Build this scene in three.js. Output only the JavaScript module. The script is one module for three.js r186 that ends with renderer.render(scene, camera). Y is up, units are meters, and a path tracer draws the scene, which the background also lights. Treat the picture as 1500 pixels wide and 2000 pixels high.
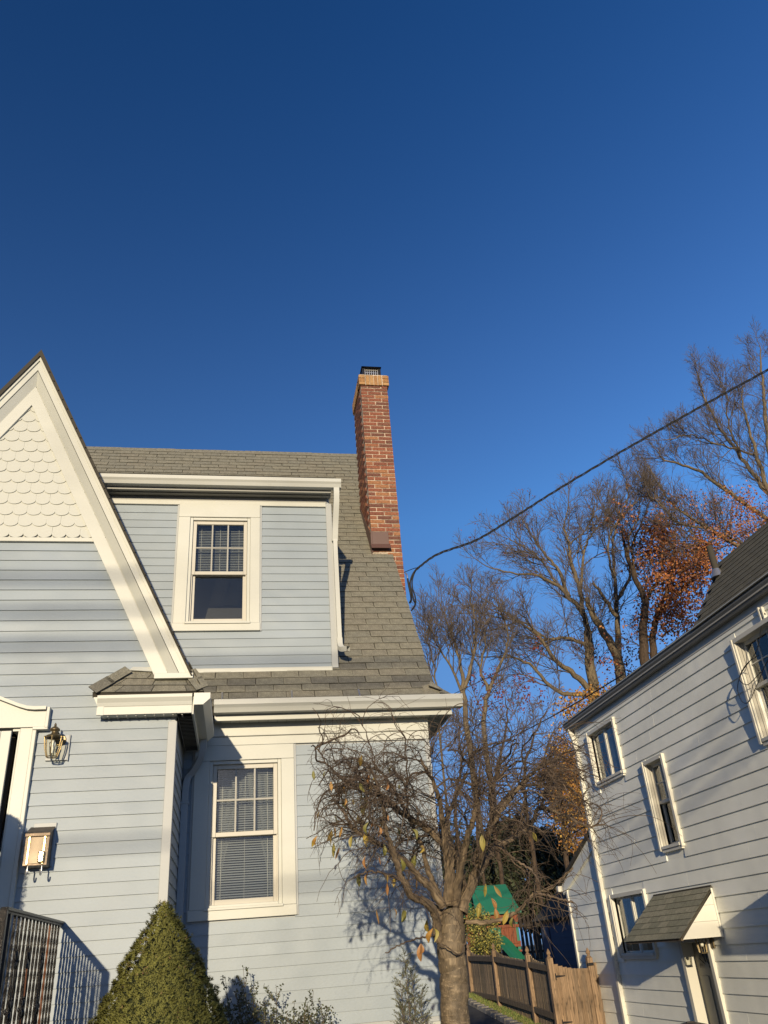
import * as THREE from 'three';
import { mergeGeometries } from 'three/addons/utils/BufferGeometryUtils.js';
import { RoundedBoxGeometry } from 'three/addons/geometries/RoundedBoxGeometry.js';

// ---------------------------------------------------------------- camera, sky, sun, exposure
const scene = new THREE.Scene();
const camera = new THREE.PerspectiveCamera(65.0066, 3 / 4, 0.1, 600);
const V = (x, y, z) => new THREE.Vector3(x, y, z);
const CAM = new THREE.Matrix4().makeBasis(V(0.9848674, -0.07087167, 0.15815626), V(-0.01520512, 0.87371214, 0.48620562), V(-0.17264125, -0.48125286, 0.85941299));
camera.quaternion.setFromRotationMatrix(CAM);          // a phone held at eye height, tilted up and slightly rolled; the origin is the eye
camera.position.set(0, 0, 0);
scene.add(camera);

const renderer = new THREE.WebGLRenderer({ antialias: true });
renderer.toneMapping = THREE.LinearToneMapping;
renderer.toneMappingExposure = 1.0;
renderer.shadowMap.enabled = true;

const SUN = V(-0.205, 0.207, 1).normalize();           // low afternoon sun behind the viewer
const sun = new THREE.DirectionalLight(new THREE.Color().setRGB(1.0, 0.83, 0.57), 5.0);
sun.position.copy(SUN).multiplyScalar(60).add(V(2, 0, -10));
sun.target.position.set(2, 0, -10);
sun.castShadow = true; sun.shadow.radius = 1; sun.shadow.mapSize.set(4096, 4096);
Object.assign(sun.shadow.camera, { left: -25, right: 25, top: 25, bottom: -15, near: 1, far: 160 });
sun.shadow.bias = -0.0004;
scene.add(sun, sun.target);

// clear sky: deep blue overhead, paler towards the horizon, bright and warm round the sun
{
  const W = 512, H = 256, data = new Float32Array(W * H * 4), d = V(0, 0, 0);
  const mix = (a, b, t) => a + (b - a) * t, sm = (a, b, x) => { const t = Math.min(1, Math.max(0, (x - a) / (b - a))); return t * t * (3 - 2 * t); };
  const fit = [[-2.08, 0.492, -4.401], [0.515, -5.179, 1.353], [0.9, -3.811, 0.902]], low = [0.165, 0.335, 0.64];
  for (let j = 0; j < H; j++) for (let i = 0; i < W; i++) {
    const lat = ((j + 0.5) / H - 0.5) * Math.PI, lon = ((i + 0.5) / W - 0.5) * 2 * Math.PI;
    d.set(Math.cos(lat) * Math.cos(lon), Math.sin(lat), Math.cos(lat) * Math.sin(lon));   // three's equirect: u = atan(z, x)
    const e = Math.max(0, d.y), g = Math.max(-1, Math.min(1, d.dot(SUN))), az = Math.exp(0.5 * Math.sin(1.5 * d.x));
    const glow = Math.pow(Math.max(0, (g + 0.15) / 1.15), 3), halo = Math.pow(Math.max(0, g), 60);
    for (let c = 0; c < 3; c++) {
      const k = fit[c], f = (q) => Math.exp(k[0] + k[1] * q + k[2] * q * q);
      let v = (c ? 0 : 0.0028) + (e < 0.46 ? mix(low[c], f(0.46), Math.pow(e / 0.46, 0.8)) : f(e));
      v *= az;
      v += glow * [0.10, 0.11, 0.12][c] * (1 - 0.55 * e) + halo * [2.0, 1.6, 1.1][c];
      if (d.y < 0) v = mix(v, [0.10, 0.10, 0.09][c], sm(0, -0.12, d.y));
      data[(j * W + i) * 4 + c] = v;
    }
    data[(j * W + i) * 4 + 3] = 1;
  }
  const sky = new THREE.DataTexture(data, W, H, THREE.RGBAFormat, THREE.FloatType);
  sky.mapping = THREE.EquirectangularReflectionMapping; sky.magFilter = THREE.LinearFilter; sky.minFilter = THREE.LinearFilter; sky.needsUpdate = true;
  scene.background = sky; scene.environment = sky;
}

// ---------------------------------------------------------------- helpers
function rng(seed) { let a = seed >>> 0; return () => { a = (a + 0x6D2B79F5) | 0; let t = Math.imul(a ^ (a >>> 15), 1 | a); t = (t + Math.imul(t ^ (t >>> 7), 61 | t)) ^ t; return ((t ^ (t >>> 14)) >>> 0) / 4294967296; }; }
const R0 = rng(20231);
const rnd = (a, b, r = R0) => a + (b - a) * r();
const lerp = (a, b, t) => a + (b - a) * t;
const clamp = (x, a, b) => Math.min(b, Math.max(a, x));
const smooth = (a, b, x) => { const t = clamp((x - a) / (b - a), 0, 1); return t * t * (3 - 2 * t); };
// the ray through a place in the photograph, taken to a depth: used to read real positions off the picture
function ray(px, py) { return V(px - 750, -(py - 1000), -1569.486).applyMatrix4(CAM); }
function at(px, py, z) { const d = ray(px, py); return d.multiplyScalar(z / d.z); }

const base = new Map(), used = new Map();
function numbered(n) { const k = used.get(n) || 0; used.set(n, k + 1); return k ? n + '_' + String(k).padStart(3, '0') : n; }
function tag(o, label, category, group, kind) { o.userData = {}; if (label) o.userData.label = label; if (category) o.userData.category = category; if (group) o.userData.group = group; if (kind) o.userData.kind = kind; return o; }
function thing(name, pos, label, category, group, kind) {
  const o = new THREE.Group(); o.name = numbered(name); o.position.set(...pos); scene.add(o); base.set(o, V(...pos));
  return tag(o, label, category, group, kind);
}
const rootOf = (o) => { while (o.parent && o.parent !== scene) o = o.parent; return o; };
const baseOf = (o) => base.get(rootOf(o)) || V(0, 0, 0);
// metre-scaled box mapping
function boxUV(g) {
  const p = g.attributes.position, n = g.attributes.normal, uv = new Float32Array(p.count * 2);
  for (let i = 0; i < p.count; i++) {
    const ax = Math.abs(n.getX(i)), ay = Math.abs(n.getY(i)), az = Math.abs(n.getZ(i)), x = p.getX(i), y = p.getY(i), z = p.getZ(i);
    if (az >= ax && az >= ay) { uv[2 * i] = x; uv[2 * i + 1] = y; } else if (ax >= ay) { uv[2 * i] = z; uv[2 * i + 1] = y; } else { uv[2 * i] = x; uv[2 * i + 1] = z; }
  }
  g.setAttribute('uv', new THREE.BufferAttribute(uv, 2));
}
function fin(gs, b, keepUV) {
  const out = gs.map((g0) => {
    const g = g0.index ? g0.toNonIndexed() : g0.clone();
    for (const k of Object.keys(g.attributes)) if (!['position', 'normal', 'uv', 'color'].includes(k)) g.deleteAttribute(k);
    if (!g.attributes.normal) g.computeVertexNormals();
    if (!keepUV) boxUV(g);
    g.morphAttributes = {};
    return g;
  });
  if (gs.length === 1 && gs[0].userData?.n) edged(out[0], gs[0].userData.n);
  const m = out.length > 1 ? mergeGeometries(out, false) : out[0];
  if (b) m.translate(-b.x, -b.y, -b.z);
  return m;
}
// shingles: the cut edge of the felt is dark asphalt, the granules are on the face
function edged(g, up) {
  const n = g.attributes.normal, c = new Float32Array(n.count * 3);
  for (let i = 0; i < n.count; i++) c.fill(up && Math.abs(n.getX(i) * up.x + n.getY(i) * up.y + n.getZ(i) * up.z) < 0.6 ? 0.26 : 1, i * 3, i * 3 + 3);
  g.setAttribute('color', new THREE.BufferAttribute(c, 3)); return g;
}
function mesh(parent, name, g, m) {
  if (m.vertexColors && !g.attributes.color) edged(g, null); const o = new THREE.Mesh(g, m); o.name = name; o.castShadow = o.receiveShadow = true; parent.add(o); return o; }
// geometry given in world coordinates, made into one named part
function part(parent, name, gs, m, opt = {}) {
  const o = mesh(parent, name, fin([gs].flat(), baseOf(parent), opt.uv), m);
  if (opt.kind) o.userData.kind = opt.kind; if (opt.label) o.userData.label = opt.label;
  return o;
}
// frames: u right, v up, w outwards from a wall
const FACE = (z) => new THREE.Matrix4().makeTranslation(0, 0, z);
const SIDE = (x) => new THREE.Matrix4().makeBasis(V(0, 0, 1), V(0, 1, 0), V(-1, 0, 0)).setPosition(x, 0, 0);   // a wall that looks towards -x
const EAST = (x) => new THREE.Matrix4().makeBasis(V(0, 0, -1), V(0, 1, 0), V(1, 0, 0)).setPosition(x, 0, 0);   // a wall that looks towards +x
const WORLD = new THREE.Matrix4();
function B(F, u0, u1, v0, v1, w0, w1, r = 0) {
  const a = Math.abs(u1 - u0), b = Math.abs(v1 - v0), c = Math.abs(w1 - w0);
  const g = r > 0 ? new RoundedBoxGeometry(a, b, c, 1, Math.min(r, a / 2.05, b / 2.05, c / 2.05)) : new THREE.BoxGeometry(a, b, c);
  g.translate((u0 + u1) / 2, (v0 + v1) / 2, (w0 + w1) / 2); g.applyMatrix4(F); return g;
}
// polygon (list of [u, v]) extruded along w
function X(F, pts, w0, w1, holes = []) {
  const s = new THREE.Shape(pts.map((p) => new THREE.Vector2(...p)));
  for (const h of holes) s.holes.push(new THREE.Path(h.map((p) => new THREE.Vector2(...p))));
  const g = new THREE.ExtrudeGeometry(s, { depth: w1 - w0, bevelEnabled: false }); g.translate(0, 0, w0); g.applyMatrix4(F); return g;
}
const rect = (u0, u1, v0, v1) => [[u0, v0], [u1, v0], [u1, v1], [u0, v1]];
// profile [a, b] in the (z, y) plane run along x
function runX(pts, x0, x1) { const g = X(WORLD, pts, 0, x1 - x0); g.applyMatrix4(new THREE.Matrix4().makeBasis(V(0, 0, 1), V(0, 1, 0), V(-1, 0, 0))); g.translate(x1, 0, 0); return g; }
// profile [x, y] run along z
function runZ(pts, z0, z1) { const g = X(WORLD, pts, 0, z1 - z0); g.translate(0, 0, z0); return g; }
function hull(faces) {             // flat polygons given as lists of points
  const pos = [];
  for (const f of faces) for (let i = 1; i < f.length - 1; i++) pos.push(...f[0].toArray(), ...f[i].toArray(), ...f[i + 1].toArray());
  const g = new THREE.BufferGeometry(); g.setAttribute('position', new THREE.Float32BufferAttribute(pos, 3)); g.computeVertexNormals(); return g;
}
function slab(quad, t) {           // a flat quad (points) given thickness t along its normal
  const n = V(0, 0, 0).crossVectors(quad[1].clone().sub(quad[0]), quad[2].clone().sub(quad[0])).normalize().multiplyScalar(-t);
  const q = quad.map((p) => p.clone().add(n)), N = quad.length, f = [quad, q.slice().reverse()];
  for (let i = 0; i < N; i++) f.push([quad[i], q[i], q[(i + 1) % N], quad[(i + 1) % N]]);
  const g = hull(f); g.userData.n = n.clone().normalize(); return g;
}
// tapered tubes gathered into one geometry
class Tubes {
  constructor() { this.p = []; this.n = []; this.u = []; this.ix = []; this.c = 0; }
  add(pts, r0, r1, sides = 5) {
    const N = pts.length, rad = (i) => (typeof r0 === 'function' ? r0(i / (N - 1)) : lerp(r0, r1, i / (N - 1)));
    let up = Math.abs(pts[1].y - pts[0].y) > 0.8 * pts[1].distanceTo(pts[0]) ? V(1, 0, 0) : V(0, 1, 0), len = 0;
    const t = V(0, 0, 0), a = V(0, 0, 0), b = V(0, 0, 0);
    for (let i = 0; i < N; i++) {
      t.subVectors(pts[Math.min(N - 1, i + 1)], pts[Math.max(0, i - 1)]).normalize();
      a.crossVectors(t, up); if (a.lengthSq() < 1e-6) a.set(1, 0, 0); a.normalize(); b.crossVectors(a, t); up.copy(b);
      if (i) len += pts[i].distanceTo(pts[i - 1]);
      const r = rad(i);
      for (let k = 0; k <= sides; k++) {
        const th = (k / sides) * 6.28318, c = Math.cos(th), s = Math.sin(th), nx = a.x * c + b.x * s, ny = a.y * c + b.y * s, nz = a.z * c + b.z * s;
        this.p.push(pts[i].x + nx * r, pts[i].y + ny * r, pts[i].z + nz * r); this.n.push(nx, ny, nz); this.u.push((k / sides) * Math.max(0.06, rad(0) * 6.28), len);
      }
      if (i) for (let k = 0; k < sides; k++) { const q = this.c + (i - 1) * (sides + 1) + k, w = q + sides + 1; this.ix.push(q, w, q + 1, w, w + 1, q + 1); }
    }
    this.c += N * (sides + 1); return this;
  }
  get size() { return this.c; }
  geo() {
    const g = new THREE.BufferGeometry();
    g.setAttribute('position', new THREE.Float32BufferAttribute(this.p, 3)); g.setAttribute('normal', new THREE.Float32BufferAttribute(this.n, 3)); g.setAttribute('uv', new THREE.Float32BufferAttribute(this.u, 2)); g.setIndex(this.ix); return g;
  }
}
function put(parent, name, g, m, opt = {}) {       // a geometry that keeps its own attributes
  const b = baseOf(parent); g.translate(-b.x, -b.y, -b.z); const o = mesh(parent, name, g, m);
  if (opt.kind) o.userData.kind = opt.kind; if (opt.label) o.userData.label = opt.label; return o;
}
const curve = (pts, n) => new THREE.CatmullRomCurve3(pts, false, 'centripetal').getPoints(n);

// ---------------------------------------------------------------- textures (all computed, mapped in metres)
function lattice(seed, n) { const r = rng(seed), a = new Float32Array(n * n); for (let i = 0; i < n * n; i++) a[i] = r(); return a; }
function tileNoise(seed, nx, ny) { const r = rng(seed), a = new Float32Array(nx * ny); for (let i = 0; i < nx * ny; i++) a[i] = r();
  return (u, v) => { const x = u * nx, y = v * ny, xi = Math.floor(x), yi = Math.floor(y); let fx = x - xi, fy = y - yi; fx = fx * fx * (3 - 2 * fx); fy = fy * fy * (3 - 2 * fy);
    const X0 = ((xi % nx) + nx) % nx, X1 = (X0 + 1) % nx, Y0 = ((yi % ny) + ny) % ny, Y1 = (Y0 + 1) % ny;
    return lerp(lerp(a[Y0 * nx + X0], a[Y0 * nx + X1], fx), lerp(a[Y1 * nx + X0], a[Y1 * nx + X1], fx), fy); }; }
function tex(n, metres, f, srgb = true) {
  const d = new Uint8Array(n * n * 4);
  for (let j = 0; j < n; j++) for (let i = 0; i < n; i++) { const c = f(i / n, j / n), o = (j * n + i) * 4; for (let k = 0; k < 3; k++) d[o + k] = clamp(Math.round((Array.isArray(c) ? c[k] : c) * 255), 0, 255); d[o + 3] = 255; }
  const t = new THREE.DataTexture(d, n, n); t.wrapS = t.wrapT = THREE.RepeatWrapping; t.magFilter = THREE.LinearFilter; t.minFilter = THREE.LinearMipmapLinearFilter; t.generateMipmaps = true;
  if (srgb) t.colorSpace = THREE.SRGBColorSpace; t.repeat.set(1 / (metres[0] ?? metres), 1 / (metres[1] ?? metres)); t.needsUpdate = true; return t;
}
const n4 = tileNoise(1, 4, 4), n16 = tileNoise(2, 16, 16), n64 = tileNoise(3, 64, 64), n200 = tileNoise(4, 200, 200), nStr = tileNoise(5, 90, 5), nStr2 = tileNoise(6, 240, 9), nBand = tileNoise(7, 6, 46), nWav = tileNoise(8, 3, 10), nBand2 = tileNoise(9, 14, 90), nRow = tileNoise(10, 12, 40);
const paintTex = tex(512, 2.3, (u, v) => { const s = 0.92 + 0.075 * n4(u, v) + 0.02 * n16(u, v) + 0.012 * n200(u, v) ; return [s, s, s * 0.995]; });
const wavBump = tex(256, [2.9, 1.7], (u, v) => 0.5 * nWav(u, v) + 0.35 * n16(u, v) + 0.06 * n200(u, v), false);
const grainTex = tex(512, 0.62, (u, v) => { const g = n200(u, v), h = n200(v + 0.31, u), s = 0.76 + 0.09 * n16(u, v) + 0.42 * (g * h - 0.25) + 0.10 * (n64(u, v) - 0.5); return [s, s * 0.995, s * 0.97]; });
const grainBump = tex(512, 0.31, (u, v) => 0.6 * n200(u, v) + 0.4 * n200(v + 0.4, u + 0.2), false);
const brickTex = tex(256, 0.4, (u, v) => { const s = 0.72 + 0.3 * n16(u, v) * n64(u, v) + 0.2 * n200(u, v) - 0.2 * Math.pow(n64(v, u), 6); return s; });
const woodTex = tex(512, [0.5, 1.3], (u, v) => { const s = 0.6 + 0.34 * nStr(u, v) + 0.24 * (nStr2(u, v) - 0.5) - 0.3 * Math.pow(n16(u, v), 7); return [s, s * 0.98, s * 0.95]; });
const barkTex = tex(512, [0.62, 0.8], (u, v) => { const b = Math.pow(nBand(u, v), 3), l = nBand2(u, v) > 0.72 ? 0.3 : 0, s = 0.46 + 0.22 * n16(u, v) + 0.16 * b + l * n64(u, v) + 0.2 * n200(u, v); return [s, s * 0.97, s * 0.9]; });
const barkBump = tex(512, [0.62, 0.8], (u, v) => 0.5 * nBand(u, v) + 0.3 * nBand2(u, v) + 0.3 * n64(u, v), false);
const roughBarkTex = tex(256, [0.8, 1.6], (u, v) => { const s = 0.5 + 0.5 * nStr(u, v) * n16(u, v) + 0.25 * n64(u, v); return [s, s * 0.97, s * 0.92]; });
const groundTex = tex(512, 3.1, (u, v) => { const s = 0.5 + 0.3 * n16(u, v) + 0.3 * n200(u, v) + 0.15 * n64(u, v); return s; });
const glassDirt = tex(256, 1.3, (u, v) => 0.02 + 0.05 * n16(u, v) * n4(u, v) + 0.03 * Math.pow(nStr(u, v), 3), false);

const C = (r, g, b) => new THREE.Color().setRGB(r, g, b);
const S = (color, roughness = 0.7, opt = {}) => new THREE.MeshStandardMaterial({ color, roughness, ...opt });
const M = {
  siding: [0, 1, 2, 3].map((k) => S(C(0.288, 0.338, 0.388).multiplyScalar(1 + (k - 1.5) * 0.018), 0.52, { map: paintTex, bumpMap: wavBump, bumpScale: 0.012 })),
  sidingTrim: S(C(0.37, 0.39, 0.405), 0.5, { map: paintTex }),
  trim: S(C(0.50, 0.51, 0.475), 0.45, { map: paintTex, bumpMap: wavBump, bumpScale: 0.004 }),
  vinyl: S(C(0.45, 0.46, 0.43), 0.4, { map: paintTex }),
  sash: S(C(0.46, 0.44, 0.39), 0.42, { map: paintTex }),
  muntin: S(C(0.30, 0.295, 0.27), 0.5),
  gutter: S(C(0.50, 0.51, 0.485), 0.38, { map: paintTex }),
  gutterGrey: S(C(0.30, 0.30, 0.29), 0.45, { map: paintTex }),
  roofBase: S(C(0.05, 0.045, 0.036), 0.95),
  shingle: [[0.325, 0.312, 0.26], [0.31, 0.30, 0.253], [0.335, 0.32, 0.265], [0.30, 0.292, 0.25], [0.32, 0.302, 0.252], [0.24, 0.232, 0.204]].map((c) => S(C(...c), 0.95, { vertexColors: true, map: grainTex, bumpMap: grainBump, bumpScale: 0.003 })),
  mortar: S(C(0.56, 0.46, 0.36), 0.95, { map: groundTex }),
  brick: [[0.33, 0.115, 0.066], [0.28, 0.10, 0.06], [0.37, 0.145, 0.075], [0.44, 0.20, 0.095], [0.245, 0.095, 0.06], [0.205, 0.085, 0.058], [0.35, 0.125, 0.07]].map((c) => S(C(...c), 0.9, { map: brickTex, bumpMap: grainBump, bumpScale: 0.004 })),
  capBrick: [[0.50, 0.28, 0.115], [0.47, 0.245, 0.10], [0.53, 0.31, 0.135]].map((c) => S(C(...c), 0.85, { map: brickTex, bumpMap: grainBump, bumpScale: 0.003 })),
  flash: S(C(0.115, 0.062, 0.05), 0.5, { map: paintTex }),
  black: S(C(0.012, 0.012, 0.014), 0.35, { metalness: 0.3 }),
  iron: S(C(0.026, 0.022, 0.021), 0.28, { metalness: 0.25, map: barkTex, bumpMap: grainBump, bumpScale: 0.003 }),
  rust: S(C(0.20, 0.075, 0.03), 0.7, { map: barkTex }),
  wire: S(C(0.009, 0.009, 0.010), 0.7),
  steel: S(C(0.62, 0.61, 0.6), 0.3, { metalness: 0.85 }),
  brass: S(C(0.42, 0.31, 0.15), 0.28, { metalness: 0.9 }),
  brassDull: S(C(0.16, 0.125, 0.07), 0.4, { metalness: 0.7 }),
  mailFront: S(C(0.33, 0.26, 0.18), 0.5, { metalness: 0.3, bumpMap: wavBump, bumpScale: 0.01 }),
  mailLid: S(C(0.16, 0.12, 0.095), 0.42, { metalness: 0.5, map: barkTex }),
  glass: new THREE.MeshPhysicalMaterial({ color: C(0.93, 0.95, 0.95), roughness: 0.03, transmission: 1, thickness: 0, ior: 1.5 }),
  lampGlass: new THREE.MeshPhysicalMaterial({ color: C(0.93, 0.93, 0.88), roughness: 0.05, transmission: 1, thickness: 0, ior: 1.5 }),
  bulb: S(C(0.85, 0.85, 0.8), 0.4),
  blind: S(C(0.29, 0.295, 0.285), 0.6),
  curtain: S(C(0.26, 0.26, 0.24), 0.9),
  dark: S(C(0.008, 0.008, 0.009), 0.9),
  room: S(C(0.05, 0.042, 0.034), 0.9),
  white8: [0, 1, 2].map((k) => new THREE.MeshPhysicalMaterial({ color: C(0.92, 0.935, 0.885).multiplyScalar(0.985 + 0.012 * k), roughness: 0.6, map: paintTex, bumpMap: wavBump, bumpScale: 0.006, sheen: 1.0, sheenRoughness: 0.4, sheenColor: C(1, 0.98, 0.9) })),
  whiteTrim: S(C(0.66, 0.645, 0.58), 0.42, { map: paintTex }),
  greyTrim: S(C(0.17, 0.17, 0.16), 0.5, { map: paintTex }),
  roofR: [[0.19, 0.18, 0.147], [0.175, 0.168, 0.138], [0.20, 0.19, 0.152]].map((c) => S(C(...c), 0.95, { vertexColors: true, map: grainTex, bumpMap: grainBump, bumpScale: 0.004 })),
  mossShingle: [[0.40, 0.395, 0.31], [0.345, 0.345, 0.27], [0.45, 0.435, 0.345]].map((c) => S(C(...c), 0.95, { vertexColors: true, map: grainTex, bumpMap: grainBump, bumpScale: 0.004 })),
  door: S(C(0.30, 0.285, 0.235), 0.5, { map: paintTex }),
  picket: [[0.42, 0.29, 0.185], [0.37, 0.26, 0.17], [0.46, 0.325, 0.215], [0.33, 0.24, 0.165]].map((c) => S(C(...c), 0.85, { map: woodTex, bumpMap: woodTex, bumpScale: 0.003 })),
  oldPicket: [[0.46, 0.36, 0.25], [0.39, 0.305, 0.212], [0.50, 0.39, 0.27], [0.33, 0.27, 0.19]].map((c) => S(C(...c), 0.9, { map: woodTex, bumpMap: woodTex, bumpScale: 0.003 })),
  rail: S(C(0.22, 0.175, 0.125), 0.9, { map: woodTex }),
  darkFence: S(C(0.06, 0.045, 0.035), 0.9, { map: woodTex }),
  shed: S(C(0.06, 0.085, 0.16), 0.7, { map: paintTex }),
  green: S(C(0.018, 0.155, 0.095), 0.5, { map: paintTex }),
  redwood: S(C(0.36, 0.105, 0.04), 0.75, { map: woodTex }),
  cherryBark: S(C(0.27, 0.215, 0.155), 0.7, { map: barkTex, bumpMap: barkBump, bumpScale: 0.007 }),
  cherryLimb: S(C(0.33, 0.26, 0.185), 0.8, { map: roughBarkTex, bumpMap: grainBump, bumpScale: 0.004 }),
  cherryTwig: S(C(0.19, 0.145, 0.112), 0.7, { map: roughBarkTex }),
  bark: S(C(0.26, 0.215, 0.15), 0.9, { map: roughBarkTex }),
  barkDark: S(C(0.115, 0.08, 0.055), 0.9, { map: roughBarkTex }),
  twig: S(C(0.115, 0.09, 0.072), 0.85),
  leaf: new THREE.MeshPhysicalMaterial({ vertexColors: true, roughness: 0.75, side: THREE.DoubleSide, transmission: 0.25, thickness: 0 }),
  needle: new THREE.MeshStandardMaterial({ vertexColors: true, roughness: 0.8, side: THREE.DoubleSide }),
  concrete: S(C(0.36, 0.35, 0.32), 0.9, { map: groundTex }),
  stone: [[0.30, 0.285, 0.26], [0.25, 0.24, 0.225], [0.35, 0.33, 0.30]].map((c) => S(C(...c), 0.9, { map: groundTex, bumpMap: grainBump, bumpScale: 0.005 })),
  asphalt: S(C(0.045, 0.045, 0.048), 0.95, { map: groundTex }),
  soil: S(C(0.075, 0.075, 0.035), 0.98, { map: groundTex }),
  mulch: S(C(0.06, 0.04, 0.028), 0.98, { map: groundTex }),
  bin: S(C(0.035, 0.028, 0.026), 0.5),
};
const pick = (a, r = R0) => a[Math.floor(r() * a.length)];
// ---------------------------------------------------------------- the blue house
const house = thing('blue_house', [0, -1.25, -10], 'pale blue clapboard house with cream trim, grey shingle roof and tall brick chimney', 'house');
function board(F, u0, u1, yb, yt, lip) {
  const g = hull([[V(u0, yt, 0.002), V(u0, yb, lip), V(u1, yb, lip), V(u1, yt, 0.002)], [V(u0, yb, lip), V(u0, yb, 0), V(u1, yb, 0), V(u1, yb, lip)],
    [V(u0, yt, 0.002), V(u0, yb, 0), V(u0, yb, lip)], [V(u1, yt, 0.002), V(u1, yb, lip), V(u1, yb, 0)]]);
  g.applyMatrix4(F); return g;
}
// courses of lapped boards, each a mesh of its own; cut where an opening lies; seams where two lengths meet
function siding(parent, F, y0, n, e, lip, span, openings, mats, seam = 0, r = R0) {
  for (let i = 0; i < n; i++) {
    const yb = y0 + i * e, yt = yb + e + 0.002; let segs = [span(yb + e / 2)];
    for (const [a, b, c, d] of openings) if (yb + e > c && yb < d) segs = segs.flatMap(([p, q]) => (b <= p || a >= q ? [[p, q]] : [[p, a], [b, q]].filter(([s, t]) => t - s > 0.01)));
    if (seam) segs = segs.flatMap(([p, q]) => { const out = []; let s = p, c = p + rnd(0.3, seam, r); while (c < q - 0.25) { out.push([s, c - 0.0012]); s = c + 0.0012; c += seam * rnd(0.85, 1.05, r); } out.push([s, q]); return out; });
    for (const [p, q] of segs) part(parent, 'siding_board', board(F, p, q, yb + rnd(-0.0006, 0.0006, r), yt, lip + rnd(-0.0008, 0.001, r)), pick(mats, r));
  }
}
const E4 = 0.1016;
const FM = FACE(-8.68), FB = FACE(-7.3), FD = FACE(-8.85);

// --- main front wall
const mainWin = [-0.30, 0.43, 0.49, 1.87], dormWin = [-0.63, 0.09, 3.45, 4.83];
const hole = ([a, b, c, d]) => rect(a, b, c, d).reverse();
const frontWall = part(house, 'front_wall', X(FM, rect(-0.6, 2.03, -0.64, 2.3), -0.14, 0, [hole(mainWin)]), M.sidingTrim);
siding(frontWall, FM, 2.005 - E4 * 25, 25, E4, 0.012, () => [-0.56, 2.025], [[-0.42, 0.55, 0.42, 1.98]], M.siding, 0, rng(61));
part(house, 'corner_board', B(FM, 1.985, 2.04, -0.62, 2.02, 0, 0.02, 0.004), M.sidingTrim);
part(house, 'frieze_board', [B(FM, -0.545, 2.035, 2.022, 2.11, 0, 0.03, 0.005), B(FM, -0.545, 2.035, 2.112, 2.25, 0, 0.045, 0.008)], M.trim);
part(house, 'base_trim', B(FM, -0.56, 2.05, -0.645, -0.575, 0, 0.035, 0.006), M.trim);
part(house, 'foundation', [B(WORLD, -4.2, 2.0, -2.2, -0.64, -15.2, -8.7), B(WORLD, -4.2, -0.58, -2.2, -0.64, -8.7, -7.32)], M.concrete);
part(house, 'gable_wall', [B(WORLD, 1.9, 2.03, -0.64, 2.3, -15.3, -8.82), X(EAST(2.03), [[8.82, 2.3], [15.3, 2.3], [12, 7.2]], -0.12, 0)], M.siding[1]);
part(house, 'rear_wall', B(WORLD, -4.2, 1.9, -0.64, 2.4, -15.3, -15.18), M.siding[1]);
part(house, 'left_wall', B(WORLD, -4.32, -4.2, -0.64, 2.2, -15.3, -7.3), M.siding[1]);
part(house, 'upper_floor', B(WORLD, -4.2, 1.9, 2.26, 2.34, -15.1, -8.9), M.dark);

// --- main soffit, gutter
const soffit = part(house, 'soffit', [B(WORLD, -0.26, 2.27, 2.248, 2.265, -8.635, -8.485), B(WORLD, -0.26, 2.275, 2.232, 2.282, -8.485, -8.465, 0.004), B(WORLD, 2.04, 2.27, 2.248, 2.265, -10.2, -8.635), B(WORLD, 2.255, 2.275, 2.232, 2.282, -10.2, -8.486)], M.vinyl);
{ const g = []; for (let x = -0.2; x < 2.25; x += 0.098) g.push(B(WORLD, x, x + 0.008, 2.2425, 2.2485, -8.63, -8.487)); for (let z = -8.7; z > -10.1; z -= 0.098) g.push(B(WORLD, 2.05, 2.252, 2.2425, 2.2485, z - 0.008, z)); part(soffit, 'soffit_rib', g, M.gutterGrey, { kind: 'stuff' }); }
part(house, 'fascia', [B(WORLD, -0.26, 2.27, 2.28, 2.44, -8.49, -8.47), B(WORLD, 2.252, 2.27, 2.28, 2.44, -10.2, -8.49)], M.vinyl);
const kGutter = (zb, y, h = 0.125, d = 0.13) => [[zb, y], [zb, y + h], [zb + 0.004, y + h], [zb + 0.004, y + 0.006], [zb + d * 0.62, y + 0.006], [zb + d * 0.78, y + h * 0.42], [zb + d * 0.96, y + h * 0.62], [zb + d * 0.96, y + h * 0.9], [zb + d * 0.9, y + h * 0.9], [zb + d * 0.9, y + h], [zb + d * 1.02, y + h], [zb + d * 1.02, y + h * 0.58], [zb + d * 0.86, y + h * 0.36], [zb + d * 0.7, y]];
const gutter = part(house, 'gutter', runX(kGutter(-8.468, 2.295, 0.126, 0.135), -0.265, 2.372), M.gutter);
part(gutter, 'end_cap', [runX([[-8.468, 2.295], [-8.468, 2.421], [-8.331, 2.421], [-8.331, 2.37], [-8.352, 2.34], [-8.374, 2.295]], 2.37, 2.378)], M.gutter);
for (const x of [-0.19, 0.545, 1.275]) part(gutter, 'gutter_strap', hull([[V(x - 0.009, 2.435, -8.46), V(x + 0.009, 2.435, -8.46), V(x + 0.009, 2.565, -8.565), V(x - 0.009, 2.565, -8.565)], [V(x - 0.009, 2.435, -8.46), V(x - 0.009, 2.424, -8.345), V(x + 0.009, 2.424, -8.345), V(x + 0.009, 2.435, -8.46)]]), M.steel);

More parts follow.
